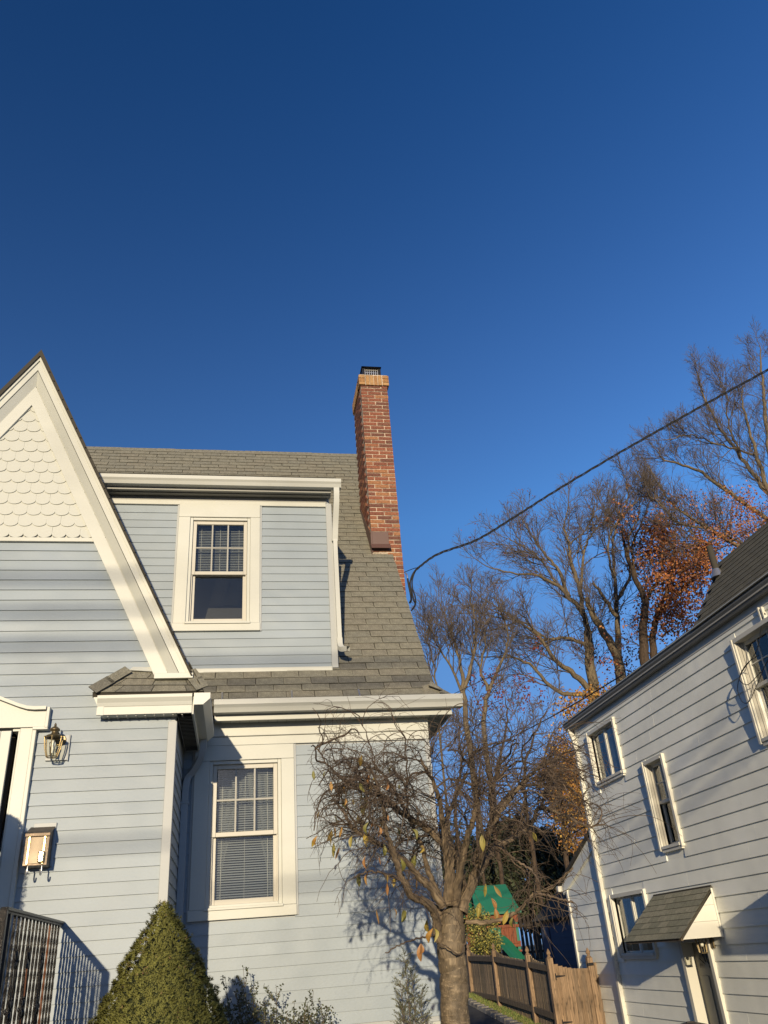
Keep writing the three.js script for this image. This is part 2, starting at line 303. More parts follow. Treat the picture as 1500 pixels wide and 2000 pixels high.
// --- main roof: flares out at the eave, then steep; every shingle tab is laid on it
const roofY = (d) => (d < 0.5 ? 2.42 + 1.13 * d + 0.35 * d * d : 3.0725 + 1.49 * (d - 0.5));
const EZ = -8.475, ridgeD = 3.89, RX = 2.155;
const prof = []; for (let d = -0.05; d <= ridgeD + 0.001; d += d < 0.7 ? 0.07 : 0.2) prof.push([EZ - d, roofY(d)]); prof.push([EZ - ridgeD, roofY(ridgeD)]);
const roof = part(house, 'roof', runX([...prof, [-16.2, 2.3], [-16.2, 2.2], [EZ - ridgeD, roofY(ridgeD) - 0.14], ...prof.slice(0, -1).reverse().map(([z, y]) => [z - 0.05, y - 0.07])], -4.3, RX - 0.012), M.roofBase);
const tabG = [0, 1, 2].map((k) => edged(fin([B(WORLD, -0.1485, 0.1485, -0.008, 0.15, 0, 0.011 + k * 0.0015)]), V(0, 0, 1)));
const dormSlope = (z) => 5.265 + 0.3 * (-8.62 - z);
{
  const tabs = [], q = new THREE.Matrix4(), r = rng(77);
  let d = -0.045, row = 0;
  while (d < ridgeD - 0.03) {
    const y = roofY(d), z = EZ - d, sl = (roofY(d + 0.05) - y) / 0.05, L = Math.hypot(1, sl), step = 0.127 / L;
    const shift = (row % 2) * 0.1525 + ((row * 7) % 3) * 0.02;
    for (let x = RX - 0.01 - 0.1525 + shift; x > -3.4; x -= 0.305) {
      if (x < -0.42 && y < 2.4) continue;
      const lo = 1.11;                                             // under the dormer nothing is laid
      if (x < lo - 0.1 && y > 2.86 && (z < -8.84 && y < dormSlope(z) - 0.05)) continue;
      if (x < -0.6 && y < 3.4) continue; if (x < -2.3 && y < 6.3) continue;
      const w = Math.min(0.305, (RX - 0.004) - (x - 0.1525)); if (w < 0.03) continue;
      tabs.push({ x: x + (w - 0.305) / 2, y, z, sl, w, dist: Math.hypot(x, y, z), row });
    }
    d += step; row++;
  }
  tabs.sort((a, b) => a.dist - b.dist);
  const rest = M.shingle.map(() => []);
  const b = baseOf(house);
  tabs.forEach((t, i) => {
    const L = Math.hypot(1, t.sl), up = V(0, t.sl / L, -1 / L), nrm = V(0, 1 / L, t.sl / L);
    up.addScaledVector(nrm, -0.06).normalize(); nrm.crossVectors(V(1, 0, 0), up);
    const m4 = q.makeBasis(V(1, 0, 0), up, nrm).clone().setPosition(t.x + rnd(-0.003, 0.003, r), t.y + 0.004 + rnd(-0.002, 0.002, r), t.z);
    const mi = t.row < 6 && r() < 0.34 ? 5 : Math.floor(r() * 5), sx = Math.min(1, (t.w - 0.004) / 0.301);
    m4.scale(V(sx, 1, 1));
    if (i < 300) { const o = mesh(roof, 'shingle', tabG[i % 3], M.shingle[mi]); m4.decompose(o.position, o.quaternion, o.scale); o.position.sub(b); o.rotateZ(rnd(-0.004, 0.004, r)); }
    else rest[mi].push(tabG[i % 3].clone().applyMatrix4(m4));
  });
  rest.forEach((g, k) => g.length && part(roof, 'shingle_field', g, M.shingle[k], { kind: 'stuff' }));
  const rc = []; for (let x = RX - 0.16; x > -3.4; x -= 0.2) rc.push(hull([[V(x - 0.104, roofY(ridgeD - 0.075) + 0.012, EZ - ridgeD + 0.075), V(x + 0.1, roofY(ridgeD - 0.075) + 0.018, EZ - ridgeD + 0.075), V(x + 0.1, roofY(ridgeD) + 0.024, EZ - ridgeD), V(x - 0.104, roofY(ridgeD) + 0.018, EZ - ridgeD)], [V(x - 0.104, roofY(ridgeD) + 0.018, EZ - ridgeD), V(x + 0.1, roofY(ridgeD) + 0.024, EZ - ridgeD), V(x + 0.1, roofY(ridgeD - 0.075), EZ - ridgeD - 0.08), V(x - 0.104, roofY(ridgeD - 0.075), EZ - ridgeD - 0.08)], [V(x + 0.1, roofY(ridgeD - 0.075) + 0.018, EZ - ridgeD + 0.075), V(x + 0.1, roofY(ridgeD - 0.075), EZ - ridgeD + 0.07), V(x + 0.1, roofY(ridgeD), EZ - ridgeD), V(x + 0.1, roofY(ridgeD) + 0.024, EZ - ridgeD)]]));
  part(roof, 'ridge_cap', rc, M.shingle[3], { kind: 'stuff' });
}
// eave return at the right corner with its small hip
{
  const o = part(house, 'eave_return', [hull([[V(2.29, 2.435, -8.47), V(2.29, 2.435, -10.2), V(2.1, 2.65, -10.2), V(2.1, 2.63, -8.61)], [V(2.0, 2.60, -8.60), V(2.13, 2.62, -8.605), V(2.29, 2.437, -8.468), V(2.0, 2.44, -8.468)]])], M.shingle[4]);
  part(o, 'hip_shingle', slab([V(2.105, 2.655, -8.62), V(2.06, 2.575, -8.54), V(2.185, 2.505, -8.49), V(2.23, 2.525, -8.56)].reverse(), 0.008), M.shingle[2]);
  part(o, 'hip_shingle', slab([V(2.21, 2.54, -8.56), V(2.16, 2.475, -8.48), V(2.29, 2.445, -8.455), V(2.31, 2.455, -8.50)].reverse(), 0.008), M.shingle[1]);
}

// --- windows in the front walls
function sashRing(F, u0, u1, v0, v1, b, w0, w1) { return [B(F, u0, u0 + b, v0, v1, w0, w1, 0.003), B(F, u1 - b, u1, v0, v1, w0, w1, 0.003), B(F, u0 + b, u1 - b, v0, v0 + b, w0, w1, 0.003), B(F, u0 + b, u1 - b, v1 - b, v1, w0, w1, 0.003)]; }
function blindGeo(F, u0, u1, v0, v1, w, pitch = 0.0225, tilt = 0.62) {
  const g = []; for (let v = v0; v < v1; v += pitch) { const s = new THREE.BoxGeometry(u1 - u0, 0.0008, 0.0235); s.rotateX(tilt + rnd(-0.03, 0.03)); s.translate((u0 + u1) / 2, v, w); s.applyMatrix4(F); g.push(s); }
  return g;
}
function hungWindow(F, [a, b, c, d], midV, name, o) {
  const win = part(house, name, [B(F, a, a + 0.035, c, d, -0.13, 0.016, 0.004), B(F, b - 0.035, b, c, d, -0.13, 0.016, 0.004), B(F, a + 0.035, b - 0.035, d - 0.035, d, -0.13, 0.016, 0.004), B(F, a + 0.035, b - 0.035, c, c + 0.035, -0.13, 0.016, 0.004)], M.trim);
  const t = o.trim;
  part(win, 'head_casing', B(F, t[0] + 0.0, t[1], d, t[3], 0, 0.036, 0.005), M.trim);
  part(win, 'side_casing', B(F, t[0], a, c, d, 0, 0.034, 0.005), M.trim);
  part(win, 'side_casing', B(F, b, t[1], c, d, 0, 0.034, 0.005), M.trim);
  part(win, 'sill', [B(F, t[0] - 0.012, t[1] + 0.004, t[2], c, 0, 0.04, 0.005), B(F, a - 0.01, b + 0.01, c - 0.012, c + 0.012, 0, 0.055, 0.004)], M.trim);
  for (const e of [t[1], t[0] - 0.022]) part(win, 'edge_channel', B(F, e, e + 0.022, t[2], t[3], 0, 0.02, 0.003), M.sidingTrim);
  const A = a + 0.037, Bq = b - 0.037, sb = 0.042;
  part(win, 'sash', sashRing(F, A, Bq, midV - 0.028, d - 0.037, sb, -0.045, -0.012), M.sash);
  part(win, 'sash', sashRing(F, A, Bq, c + 0.037, midV + 0.018, sb + 0.004, -0.085, -0.05), M.sash);
  part(win, 'track', B(F, A, A + 0.014, c + 0.037, midV - 0.03, -0.05, -0.015), M.sash); part(win, 'track', B(F, Bq - 0.014, Bq, c + 0.037, midV - 0.03, -0.05, -0.015), M.sash);
  const g0 = A + sb, g1 = Bq - sb, h0 = midV - 0.028 + sb, h1 = d - 0.037 - sb;
  for (let i = 0; i < 3; i++) for (let j = 0; j < 2; j++) part(win, 'pane', B(F, lerp(g0, g1, i / 3) + 0.006, lerp(g0, g1, (i + 1) / 3) - 0.006, lerp(h0, h1, j / 2) + 0.006, lerp(h0, h1, (j + 1) / 2) - 0.006, -0.0305, -0.0275), M.glass);
  for (let i = 1; i < 3; i++) part(win, 'muntin', B(F, lerp(g0, g1, i / 3) - 0.009, lerp(g0, g1, i / 3) + 0.009, h0, h1, -0.036, -0.021, 0.002), M.muntin);
  part(win, 'muntin', B(F, g0, g1, (h0 + h1) / 2 - 0.009, (h0 + h1) / 2 + 0.009, -0.0355, -0.0205, 0.002), M.muntin);
  part(win, 'pane', B(F, g0, g1, c + 0.037 + sb, midV + 0.018 - sb, -0.0695, -0.0665), M.glass);
  const bl = part(win, 'blind', blindGeo(F, A + 0.02, Bq - 0.02, o.blind, d - 0.06, -0.135, 0.0225, o.tilt || 0.62), M.blind, { kind: 'stuff' });
  part(win, 'blind_rail', B(F, A + 0.02, Bq - 0.02, o.blind - 0.025, o.blind - 0.008, -0.148, -0.122, 0.004), M.blind);
  part(win, 'blind_cord', [0.15, 0.5, 0.85].map((s) => B(F, lerp(A, Bq, s) - 0.0015, lerp(A, Bq, s) + 0.0015, o.blind, d - 0.06, -0.121, -0.118)), M.sash);
  if (o.curtain) part(win, 'curtain', [0, 1].map((k) => { const g = new THREE.PlaneGeometry(0.34, d - c - 0.1, 24, 14), p = g.attributes.position; for (let i = 0; i < p.count; i++) { const x = p.getX(i) + 0.17, y = p.getY(i) / (d - c - 0.1) + 0.5, w = lerp(0.30, 1, smooth(0.15, 0.95, y)); p.setXYZ(i, k ? Bq - x * w : A + x * w, c + 0.05 + y * (d - c - 0.1), -0.2 + 0.018 * Math.sin(x * 74)); } g.computeVertexNormals(); g.applyMatrix4(F); return g; }), M.curtain);
  part(win, 'interior_wall', [B(F, a - 0.3, b + 0.3, c - 0.3, d + 0.2, -1.3, -1.27), B(F, a - 0.32, a - 0.3, c - 0.3, d + 0.2, -1.3, -0.16), B(F, b + 0.3, b + 0.32, c - 0.3, d + 0.2, -1.3, -0.16), B(F, a - 0.3, b + 0.3, d + 0.2, d + 0.22, -1.3, -0.16), B(F, a - 0.3, b + 0.3, c - 0.32, c - 0.3, -1.3, -0.16)], M.room);
  return win;
}
hungWindow(FM, mainWin, 1.165, 'window', { trim: [-0.45, 0.565, 0.395, 2.02], blind: 0.575, curtain: true });
hungWindow(FD, dormWin, 4.105, 'window', { trim: [-0.768, 0.208, 3.355, 5.015], blind: 4.11, tilt: 0.75 });

// --- dormer
const dormWall = part(house, 'dormer_wall', X(FD, rect(-2.2, 1.06, 2.6, 5.15), -0.13, 0, [hole(dormWin)]), M.sidingTrim);
siding(dormWall, FD, 4.995 - E4 * 21, 21, E4, 0.012, () => [-1.75, 1.035], [[-0.72, 0.17, 3.42, 4.98]], M.siding);
part(house, 'dormer_side', X(EAST(1.075), [[8.86, 2.7], [8.86, 5.2], [10.8, 5.8]], -0.08, 0), M.siding[1]);
part(house, 'corner_board', [B(FD, 1.026, 1.10, 2.90, 5.05, -0.06, 0.026, 0.004)], M.sidingTrim);
part(house, 'dormer_base_trim', B(FD, -1.2, 1.03, 2.865, 2.915, 0, 0.034, 0.005), M.trim);
part(house, 'dormer_frieze', B(FD, -2.1, 1.03, 5.0, 5.062, 0, 0.032, 0.006), M.trim);
part(house, 'dormer_soffit', [B(WORLD, -2.2, 1.085, 5.14, 5.16, -8.85, -8.69), B(WORLD, -2.2, 1.085, 5.118, 5.24, -8.69, -8.668), B(WORLD, -2.2, 1.04, 5.064, 5.14, -8.849, -8.835), B(WORLD, -2.2, 1.09, 5.125, 5.139, -8.82, -8.76)], M.gutterGrey);
{ const a = V(-2.3, dormSlope(-8.42), -8.42), o = part(house, 'dormer_roof', slab([V(-2.3, dormSlope(-8.64), -8.64), V(-2.3, dormSlope(-11.1), -11.1), V(1.13, dormSlope(-11.1), -11.1), V(1.13, dormSlope(-8.64), -8.64)], 0.05), M.shingle[3]); }
const dg = part(house, 'dormer_gutter', [runX(kGutter(-8.667, 5.15, 0.108, 0.115), -2.2, 1.198)], M.gutter);
part(dg, 'end_cap', runX([[-8.667, 5.15], [-8.667, 5.258], [-8.55, 5.258], [-8.55, 5.212], [-8.57, 5.19], [-8.587, 5.15]], 1.196, 1.204), M.gutter);
function spout(parent, name, pts, w, d, m) {      // a rectangular leader bent through points
  const c = curve(pts, 40), T = new Tubes(); T.add(c, 1, 1, 4);
  const g = T.geo(), p = g.attributes.position; // a square tube: turn it so that its faces look outwards
  for (let i = 0; i < c.length; i++) for (let k = 0; k <= 4; k++) { const j = i * 5 + k, t = V(0, 0, 0).subVectors(c[Math.min(c.length - 1, i + 1)], c[Math.max(0, i - 1)]).normalize(), a = V(1, 0, 0).addScaledVector(t, -t.x).normalize(), b2 = V(0, 0, 0).crossVectors(t, a), s = [[1, 1], [-1, 1], [-1, -1], [1, -1], [1, 1]][k]; p.setXYZ(j, c[i].x + a.x * s[0] * w / 2 + b2.x * s[1] * d / 2, c[i].y + a.y * s[0] * w / 2 + b2.y * s[1] * d / 2, c[i].z + a.z * s[0] * w / 2 + b2.z * s[1] * d / 2); }
  const f = g.toNonIndexed(); f.computeVertexNormals(); return part(parent, name, f, m);
}
const dsp = spout(house, 'downspout', [V(1.145, 5.17, -8.61), V(1.145, 5.1, -8.615), V(1.142, 4.96, -8.65), V(1.13, 4.72, -8.735), V(1.12, 4.5, -8.795)], 0.068, 0.05, M.gutter);
spout(dsp, 'leader', [V(1.122, 4.52, -8.79), V(1.122, 4.4, -8.80), V(1.122, 4.0, -8.80), V(1.122, 3.4, -8.80), V(1.122, 3.2, -8.80)], 0.05, 0.06, M.gutter);
spout(dsp, 'elbow', [V(1.122, 3.24, -8.80), V(1.124, 3.16, -8.795), V(1.135, 3.11, -8.77), V(1.165, 3.085, -8.73), V(1.205, 3.075, -8.69)], 0.06, 0.055, M.gutter);

// --- front bay with the tall gable
const doorHole = [-2.78, -1.855, -0.6, 1.9];
const gr = 2.06, gl = 1.7;
const apex = (t) => { const d = (2.044 * t - 0.04) / 1.0737; return [-2.15 - t + d / gr, 5.83 - d]; };
const rightAt = (t, y) => -2.15 - t + (5.83 - y) / gr, leftAt = (t, y) => -2.19 + 1.044 * t - (5.83 - y) / gl;
const gableWall = part(house, 'gable_front', X(FB, [[-4.2, -0.64], [-0.56, -0.64], [-0.56, 2.3], [rightAt(0.1, 2.3), 2.3], apex(0.1), [-4.2, 2.3]], -0.13, 0, [hole(doorHole)]), M.sidingTrim);
siding(gableWall, FB, 1.883 - E4 * 25, 43, E4 * 0.998, 0.013, (y) => [-3.3, Math.min(-0.6, y > 2.2 ? rightAt(0.2, y) : -0.6)], [[-2.9, -1.72, -0.7, 1.95]], M.siding, 0, rng(62));
part(house, 'corner_board', [B(FB, -0.62, -0.545, -0.62, 1.93, 0, 0.028, 0.004), B(EAST(-0.57), 7.28, 7.36, -0.62, 1.93, 0, 0.025, 0.004)], M.sidingTrim);
const bayWall = part(house, 'bay_side_wall', B(WORLD, -0.68, -0.575, -0.64, 2.3, -8.69, -7.32), M.sidingTrim);
siding(bayWall, EAST(-0.575), 1.883 - E4 * 25, 25, E4, 0.013, () => [7.35, 8.66], [], M.siding);
// fish-scale shingles
{
  const r = rng(5), e = 0.1222, p = 0.1295, sh = new THREE.Shape();
  sh.moveTo(-0.0645, 0.165); sh.lineTo(-0.0645, 0.034); for (let k = 0; k <= 12; k++) { const a = Math.PI + (k / 12) * Math.PI; sh.lineTo(0.0645 * Math.cos(a), 0.034 + 0.042 * Math.sin(a)); } sh.lineTo(0.0645, 0.165);
  const g0 = new THREE.ExtrudeGeometry(sh, { depth: 0.010, bevelEnabled: false }); g0.rotateX(-0.075); const G = fin([g0]);
  const sc = part(house, 'scallop_panel', X(FB, [[leftAt(0.25, 3.7), 3.7], [rightAt(0.25, 3.7), 3.7], apex(0.25)], 0, 0.012), M.trim);
  for (let i = 0; i < 13; i++) for (let k = -9; k < 9; k++) {
    const y = 3.752 + i * e, x = -1.88 + k * p + (i % 2) * p / 2;
    if (x > rightAt(0.2, y) || x < leftAt(0.1, y + 0.1)) continue;
    const o = mesh(sc, 'scallop_shingle', G, M.trim); o.position.set(x, y - 0.012, -7.3 + 0.022 + rnd(0, 0.0015, r)).sub(baseOf(house)); o.rotation.z = rnd(-0.012, 0.012, r);
  }
  part(house, 'gable_band', [B(FB, leftAt(0.2, 3.7), rightAt(0.27, 3.7), 3.69, 3.735, 0, 0.035, 0.006)], M.trim);
}
const band = (t0, t1, w0, w1) => { const yb = 2.31, yl = 2.0; return X(FB, [[rightAt(t0, yb), yb], apex(t0), [leftAt(t0, yl), yl], [leftAt(t1, yl), yl], apex(t1), [rightAt(t1, yb), yb]], w0, w1); };
const rake = part(house, 'rake_board', band(0.184, 0.31, 0, 0.05), M.trim);
{
  const P3 = ([x, y], w) => V(x, y, -7.3 + w), yb = 2.31, yl = 2.0, ta = 0.178, tb = 0.092, w0 = 0.036, w1 = 0.088;
  part(rake, 'rake_moulding', [hull([[P3([rightAt(ta, yb), yb], w0), P3([rightAt(tb, yb), yb], w1), P3(apex(tb), w1), P3(apex(ta), w0)], [P3([leftAt(tb, yl), yl], w1), P3([leftAt(ta, yl), yl], w0), P3(apex(ta), w0), P3(apex(tb), w1)]]), band(0.08, 0.184, 0, 0.02)], M.trim);
}
part(rake, 'crown_moulding', [band(0.0, 0.087, 0, 0.098), band(-0.004, 0.026, 0.06, 0.115)], M.trim);
part(house, 'gable_roof', [X(FB, [[rightAt(0, 2.31), 2.31], apex(0), [leftAt(0, 2.0), 2.0], [leftAt(-0.05, 2.0), 2.0], apex(-0.045), [rightAt(-0.016, 2.31), 2.31]], -4.0, 0.135)], M.roofBase);
{ const g = []; const [ax, ay] = apex(-0.06); for (let y = 2.34; y < ay - 0.26; y += 0.118) g.push(X(FB, [[rightAt(-0.014, y), y], [rightAt(-0.024, y), y + 0.004], [rightAt(-0.014, y + 0.114), y + 0.114], [rightAt(-0.01, y + 0.114), y + 0.114], [rightAt(-0.01, y), y]], -0.6, 0.15)); part(house, 'roof_edge', g, M.roofBase, { kind: 'stuff' }); }
// --- little roof wrapped round the foot of the bay
{
  const A = V(-0.985, 2.39, -7.29), Bc = V(-0.46, 2.36, -7.29), P = V(-1.262, 2.158, -7.15), Q = V(-0.328, 2.15, -7.15), Rk = V(-0.328, 2.15, -8.5), T = V(-0.47, 2.5, -8.6);
  const pr = part(house, 'pent_roof', [hull([[P, Q, Bc, A], [Q, Rk, T, Bc], [P, A, V(-1.262, 2.15, -7.3)], [P, V(-1.262, 2.125, -7.17), V(-0.335, 2.125, -7.17), Q]])], M.roofBase);
  const r = rng(9), f = (p, q, t) => p.clone().lerp(q, t);
  for (let i = 0; i < 3; i++) {
    const l = f(P, A, i / 3), rr = f(Q, Bc, i / 3), l2 = f(P, A, (i + 1.1) / 3), r2 = f(Q, Bc, (i + 1.1) / 3), W = l.distanceTo(rr), n = V(0, 0.5, 0.86).multiplyScalar(0.013);
    let u = 0, e2 = [0.19, 0.10, 0.26][i]; while (u < W) { const a = u / W, b = Math.min(1, (e2 - 0.007) / W); if (b > a) part(pr, 'shingle', slab([f(l, rr, a).add(n), f(l, rr, b).add(n), f(l2, r2, b).addScaledVector(n, 0.3), f(l2, r2, a).addScaledVector(n, 0.3)], 0.008), pick(M.shingle.slice(2), r)); u = e2; e2 += 0.305; }
  }
  const n2 = V(0.8, 0.6, 0).multiplyScalar(0.013);
  for (let i = 0; i < 3; i++) for (let k = 0; k < 5; k++) { const zz = (t) => lerp(-7.15, -8.5, t), y0 = lerp(2.15, 2.46, i / 3), y1 = lerp(2.15, 2.46, (i + 1.1) / 3), x0 = lerp(-0.328, -0.465, i / 3), x1 = lerp(-0.328, -0.465, (i + 1.1) / 3), za = zz(k / 5) - i * 0.06, zb = zz((k + 1) / 5) + 0.006 - i * 0.06; part(pr, 'shingle', slab([V(x0, y0, za).add(n2), V(x0, y0, zb).add(n2), V(x1, y1, zb).addScaledVector(n2, 0.3), V(x1, y1, za).addScaledVector(n2, 0.3)], 0.008), pick(M.shingle.slice(2), r)); }
  const hipCap = (a, b, w, m) => { const up = V(0, 0.02, 0.02), d = b.clone().sub(a).normalize(), s = V(0, 0, 0).crossVectors(d, V(0, 0.5, 0.86)).normalize().multiplyScalar(w); part(pr, 'hip_shingle', slab([a.clone().add(up).add(s), a.clone().add(up).sub(s), b.clone().add(up).sub(s), b.clone().add(up).add(s)], 0.009), m); };
  hipCap(f(P, A, 0.0), f(P, A, 0.5), 0.055, M.shingle[5]); hipCap(f(P, A, 0.42), f(P, A, 0.97), 0.05, M.shingle[1]);
  hipCap(f(Q, Bc, 0.02), f(Q, Bc, 0.55), 0.06, M.shingle[3]); hipCap(f(Q, Bc, 0.45), f(Q, Bc, 1.0), 0.06, M.shingle[0]);
  part(pr, 'flashing', [slab([V(-0.99, 2.40, -7.265), V(-0.44, 2.355, -7.262), V(-0.42, 2.395, -7.287), V(-0.77, 2.43, -7.287), V(-0.96, 2.435, -7.287)], 0.006), B(FB, -0.76, -0.42, 2.29, 2.34, 0, 0.118, 0.004)], M.trim);
  // crown and soffit under it
  const cr = part(house, 'box_cornice', runX([[-7.185, 2.137], [-7.143, 2.137], [-7.143, 2.11], [-7.16, 2.075], [-7.168, 2.045], [-7.172, 2.04], [-7.172, 1.973], [-7.195, 1.973], [-7.195, 2.137]], -1.217, -0.418), M.trim);
  part(cr, 'cornice_end', [X(WORLD, [[-1.222, 2.142], [-1.26, 2.142], [-1.228, 2.08], [-1.207, 2.038], [-1.181, 1.97], [-1.16, 1.97], [-1.16, 2.13]], -7.3, -7.168)], M.trim);
  part(cr, 'soffit_panel', [B(WORLD, -1.17, -0.418, 1.971, 1.983, -7.29, -7.19)], M.vinyl);
  const g = []; for (let x = -1.13; x < -0.44; x += 0.078) g.push(B(WORLD, x, x + 0.012, 1.964, 1.9715, -7.285, -7.196)); part(cr, 'soffit_rib', g, M.gutterGrey, { kind: 'stuff' });
  part(cr, 'side_soffit', [B(WORLD, -0.545, -0.415, 1.971, 1.985, -8.64, -7.2)], M.gutterGrey);
  const g2 = []; for (let z = -7.25; z > -8.6; z -= 0.05) g2.push(B(WORLD, -0.54, -0.42, 1.964, 1.9715, z - 0.006, z)); part(cr, 'soffit_rib', g2, M.dark, { kind: 'stuff' });
  part(cr, 'side_fascia', B(WORLD, -0.418, -0.403, 1.965, 2.12, -8.6, -7.19), M.trim);
  const gp = [[-0.402, 2.036], [-0.402, 2.137], [-0.398, 2.137], [-0.398, 2.042], [-0.332, 2.042], [-0.301, 2.075], [-0.274, 2.096], [-0.274, 2.127], [-0.284, 2.127], [-0.284, 2.14], [-0.261, 2.14], [-0.261, 2.09], [-0.29, 2.065], [-0.322, 2.036]], ge = [[-0.402, 2.036], [-0.402, 2.14], [-0.261, 2.14], [-0.261, 2.09], [-0.29, 2.065], [-0.322, 2.036]];
  const sg = part(house, 'side_gutter', runZ(gp, -8.5, -7.15), M.gutter);
  part(sg, 'end_cap', runZ(ge, -7.15, -7.144), M.gutter); part(sg, 'end_cap', runZ(ge, -8.506, -8.5), M.gutter);
  const ds = spout(house, 'downspout', [V(-0.36, 2.045, -8.44), V(-0.36, 1.99, -8.44), V(-0.375, 1.9, -8.47), V(-0.43, 1.80, -8.54), V(-0.5, 1.72, -8.6), V(-0.525, 1.61, -8.61), V(-0.527, 1.48, -8.615)], 0.06, 0.075, M.sidingTrim);
  spout(ds, 'leader', [V(-0.53, 1.5, -8.62), V(-0.53, 1.3, -8.62), V(-0.53, 0.5, -8.62), V(-0.53, -0.3, -8.62), V(-0.53, -1.1, -8.62)], 0.064, 0.07, M.sidingTrim);
  part(ds, 'bracket', B(WORLD, -0.575, -0.49, 1.45, 1.475, -8.67, -8.578, 0.003), M.sidingTrim);
}
// --- front door at the left edge
{
  const dr = part(house, 'front_door', B(FB, -2.74, -1.9, -0.58, 1.86, -0.12, -0.08, 0.004), M.room);
  part(dr, 'storm_door', [B(FB, -2.74, -2.64, -0.58, 1.88, 0.03, 0.06, 0.005), B(FB, -1.985, -1.9, -0.58, 1.88, 0.03, 0.06, 0.005), B(FB, -2.64, -1.985, 1.79, 1.88, 0.03, 0.06, 0.005), B(FB, -2.64, -1.985, -0.58, 0.1, 0.03, 0.06, 0.005)], M.trim);
  part(dr, 'pane', B(FB, -2.64, -1.985, 0.1, 1.79, 0.042, 0.046), M.glass);
  part(dr, 'jamb', [B(FB, -1.853, -1.836, -0.6, 1.88, -0.12, 0.03, 0.003), B(FB, -1.9, -1.82, 1.88, 1.905, -0.12, 0.028, 0.003), B(FB, -2.78, -2.755, -0.6, 1.9, -0.12, 0.03)], M.trim);
  part(dr, 'side_casing', [B(FB, -1.838, -1.735, -0.6, 1.905, 0, 0.045, 0.006), B(FB, -1.737, -1.703, -0.6, 1.905, 0, 0.058, 0.006)], M.trim);
  part(dr, 'side_casing', [B(FB, -2.92, -2.78, -0.6, 1.905, 0, 0.045, 0.006)], M.trim);
  const top = [[-1.64, 2.045], [-1.74, 2.045], [-1.8, 2.052], [-1.87, 2.075], [-1.95, 2.108], [-2.05, 2.15], [-2.18, 2.19], [-2.32, 2.205]], mir = top.slice(0, -1).reverse().map(([x, y]) => [-4.64 - x, y]);
  const hd = part(dr, 'door_crown', X(FB, [[-3.0, 1.905], [-1.64, 1.905], ...top, ...mir], 0, 0.06), M.trim);
  const all = [...top, ...mir], edge = [];
  for (let i = 0; i < all.length - 1; i++) edge.push(X(FB, [all[i], all[i + 1], [all[i + 1][0], all[i + 1][1] + 0.028], [all[i][0], all[i][1] + 0.028]], 0, 0.1));
  edge.push(B(FB, -1.64, -1.612, 1.895, 2.073, 0, 0.075, 0.004), B(FB, -1.735, -1.612, 1.88, 1.908, 0, 0.07, 0.004));
  part(dr, 'crown_edge', edge, M.trim);
  const kn = new THREE.SphereGeometry(0.026, 20, 14); kn.translate(-1.868, 0.862, -7.17); const st = new THREE.CylinderGeometry(0.012, 0.012, 0.07, 12); st.rotateX(Math.PI / 2); st.translate(-1.868, 0.862, -7.205);
  part(dr, 'door_handle', [kn, st], M.black);
  part(dr, 'latch_plate', [B(FB, -1.93, -1.885, 0.80, 0.98, 0.06, 0.078, 0.007)], M.steel);
  part(dr, 'threshold', B(FB, -2.8, -1.8, -0.64, -0.58, -0.12, 0.1, 0.006), M.concrete);
}
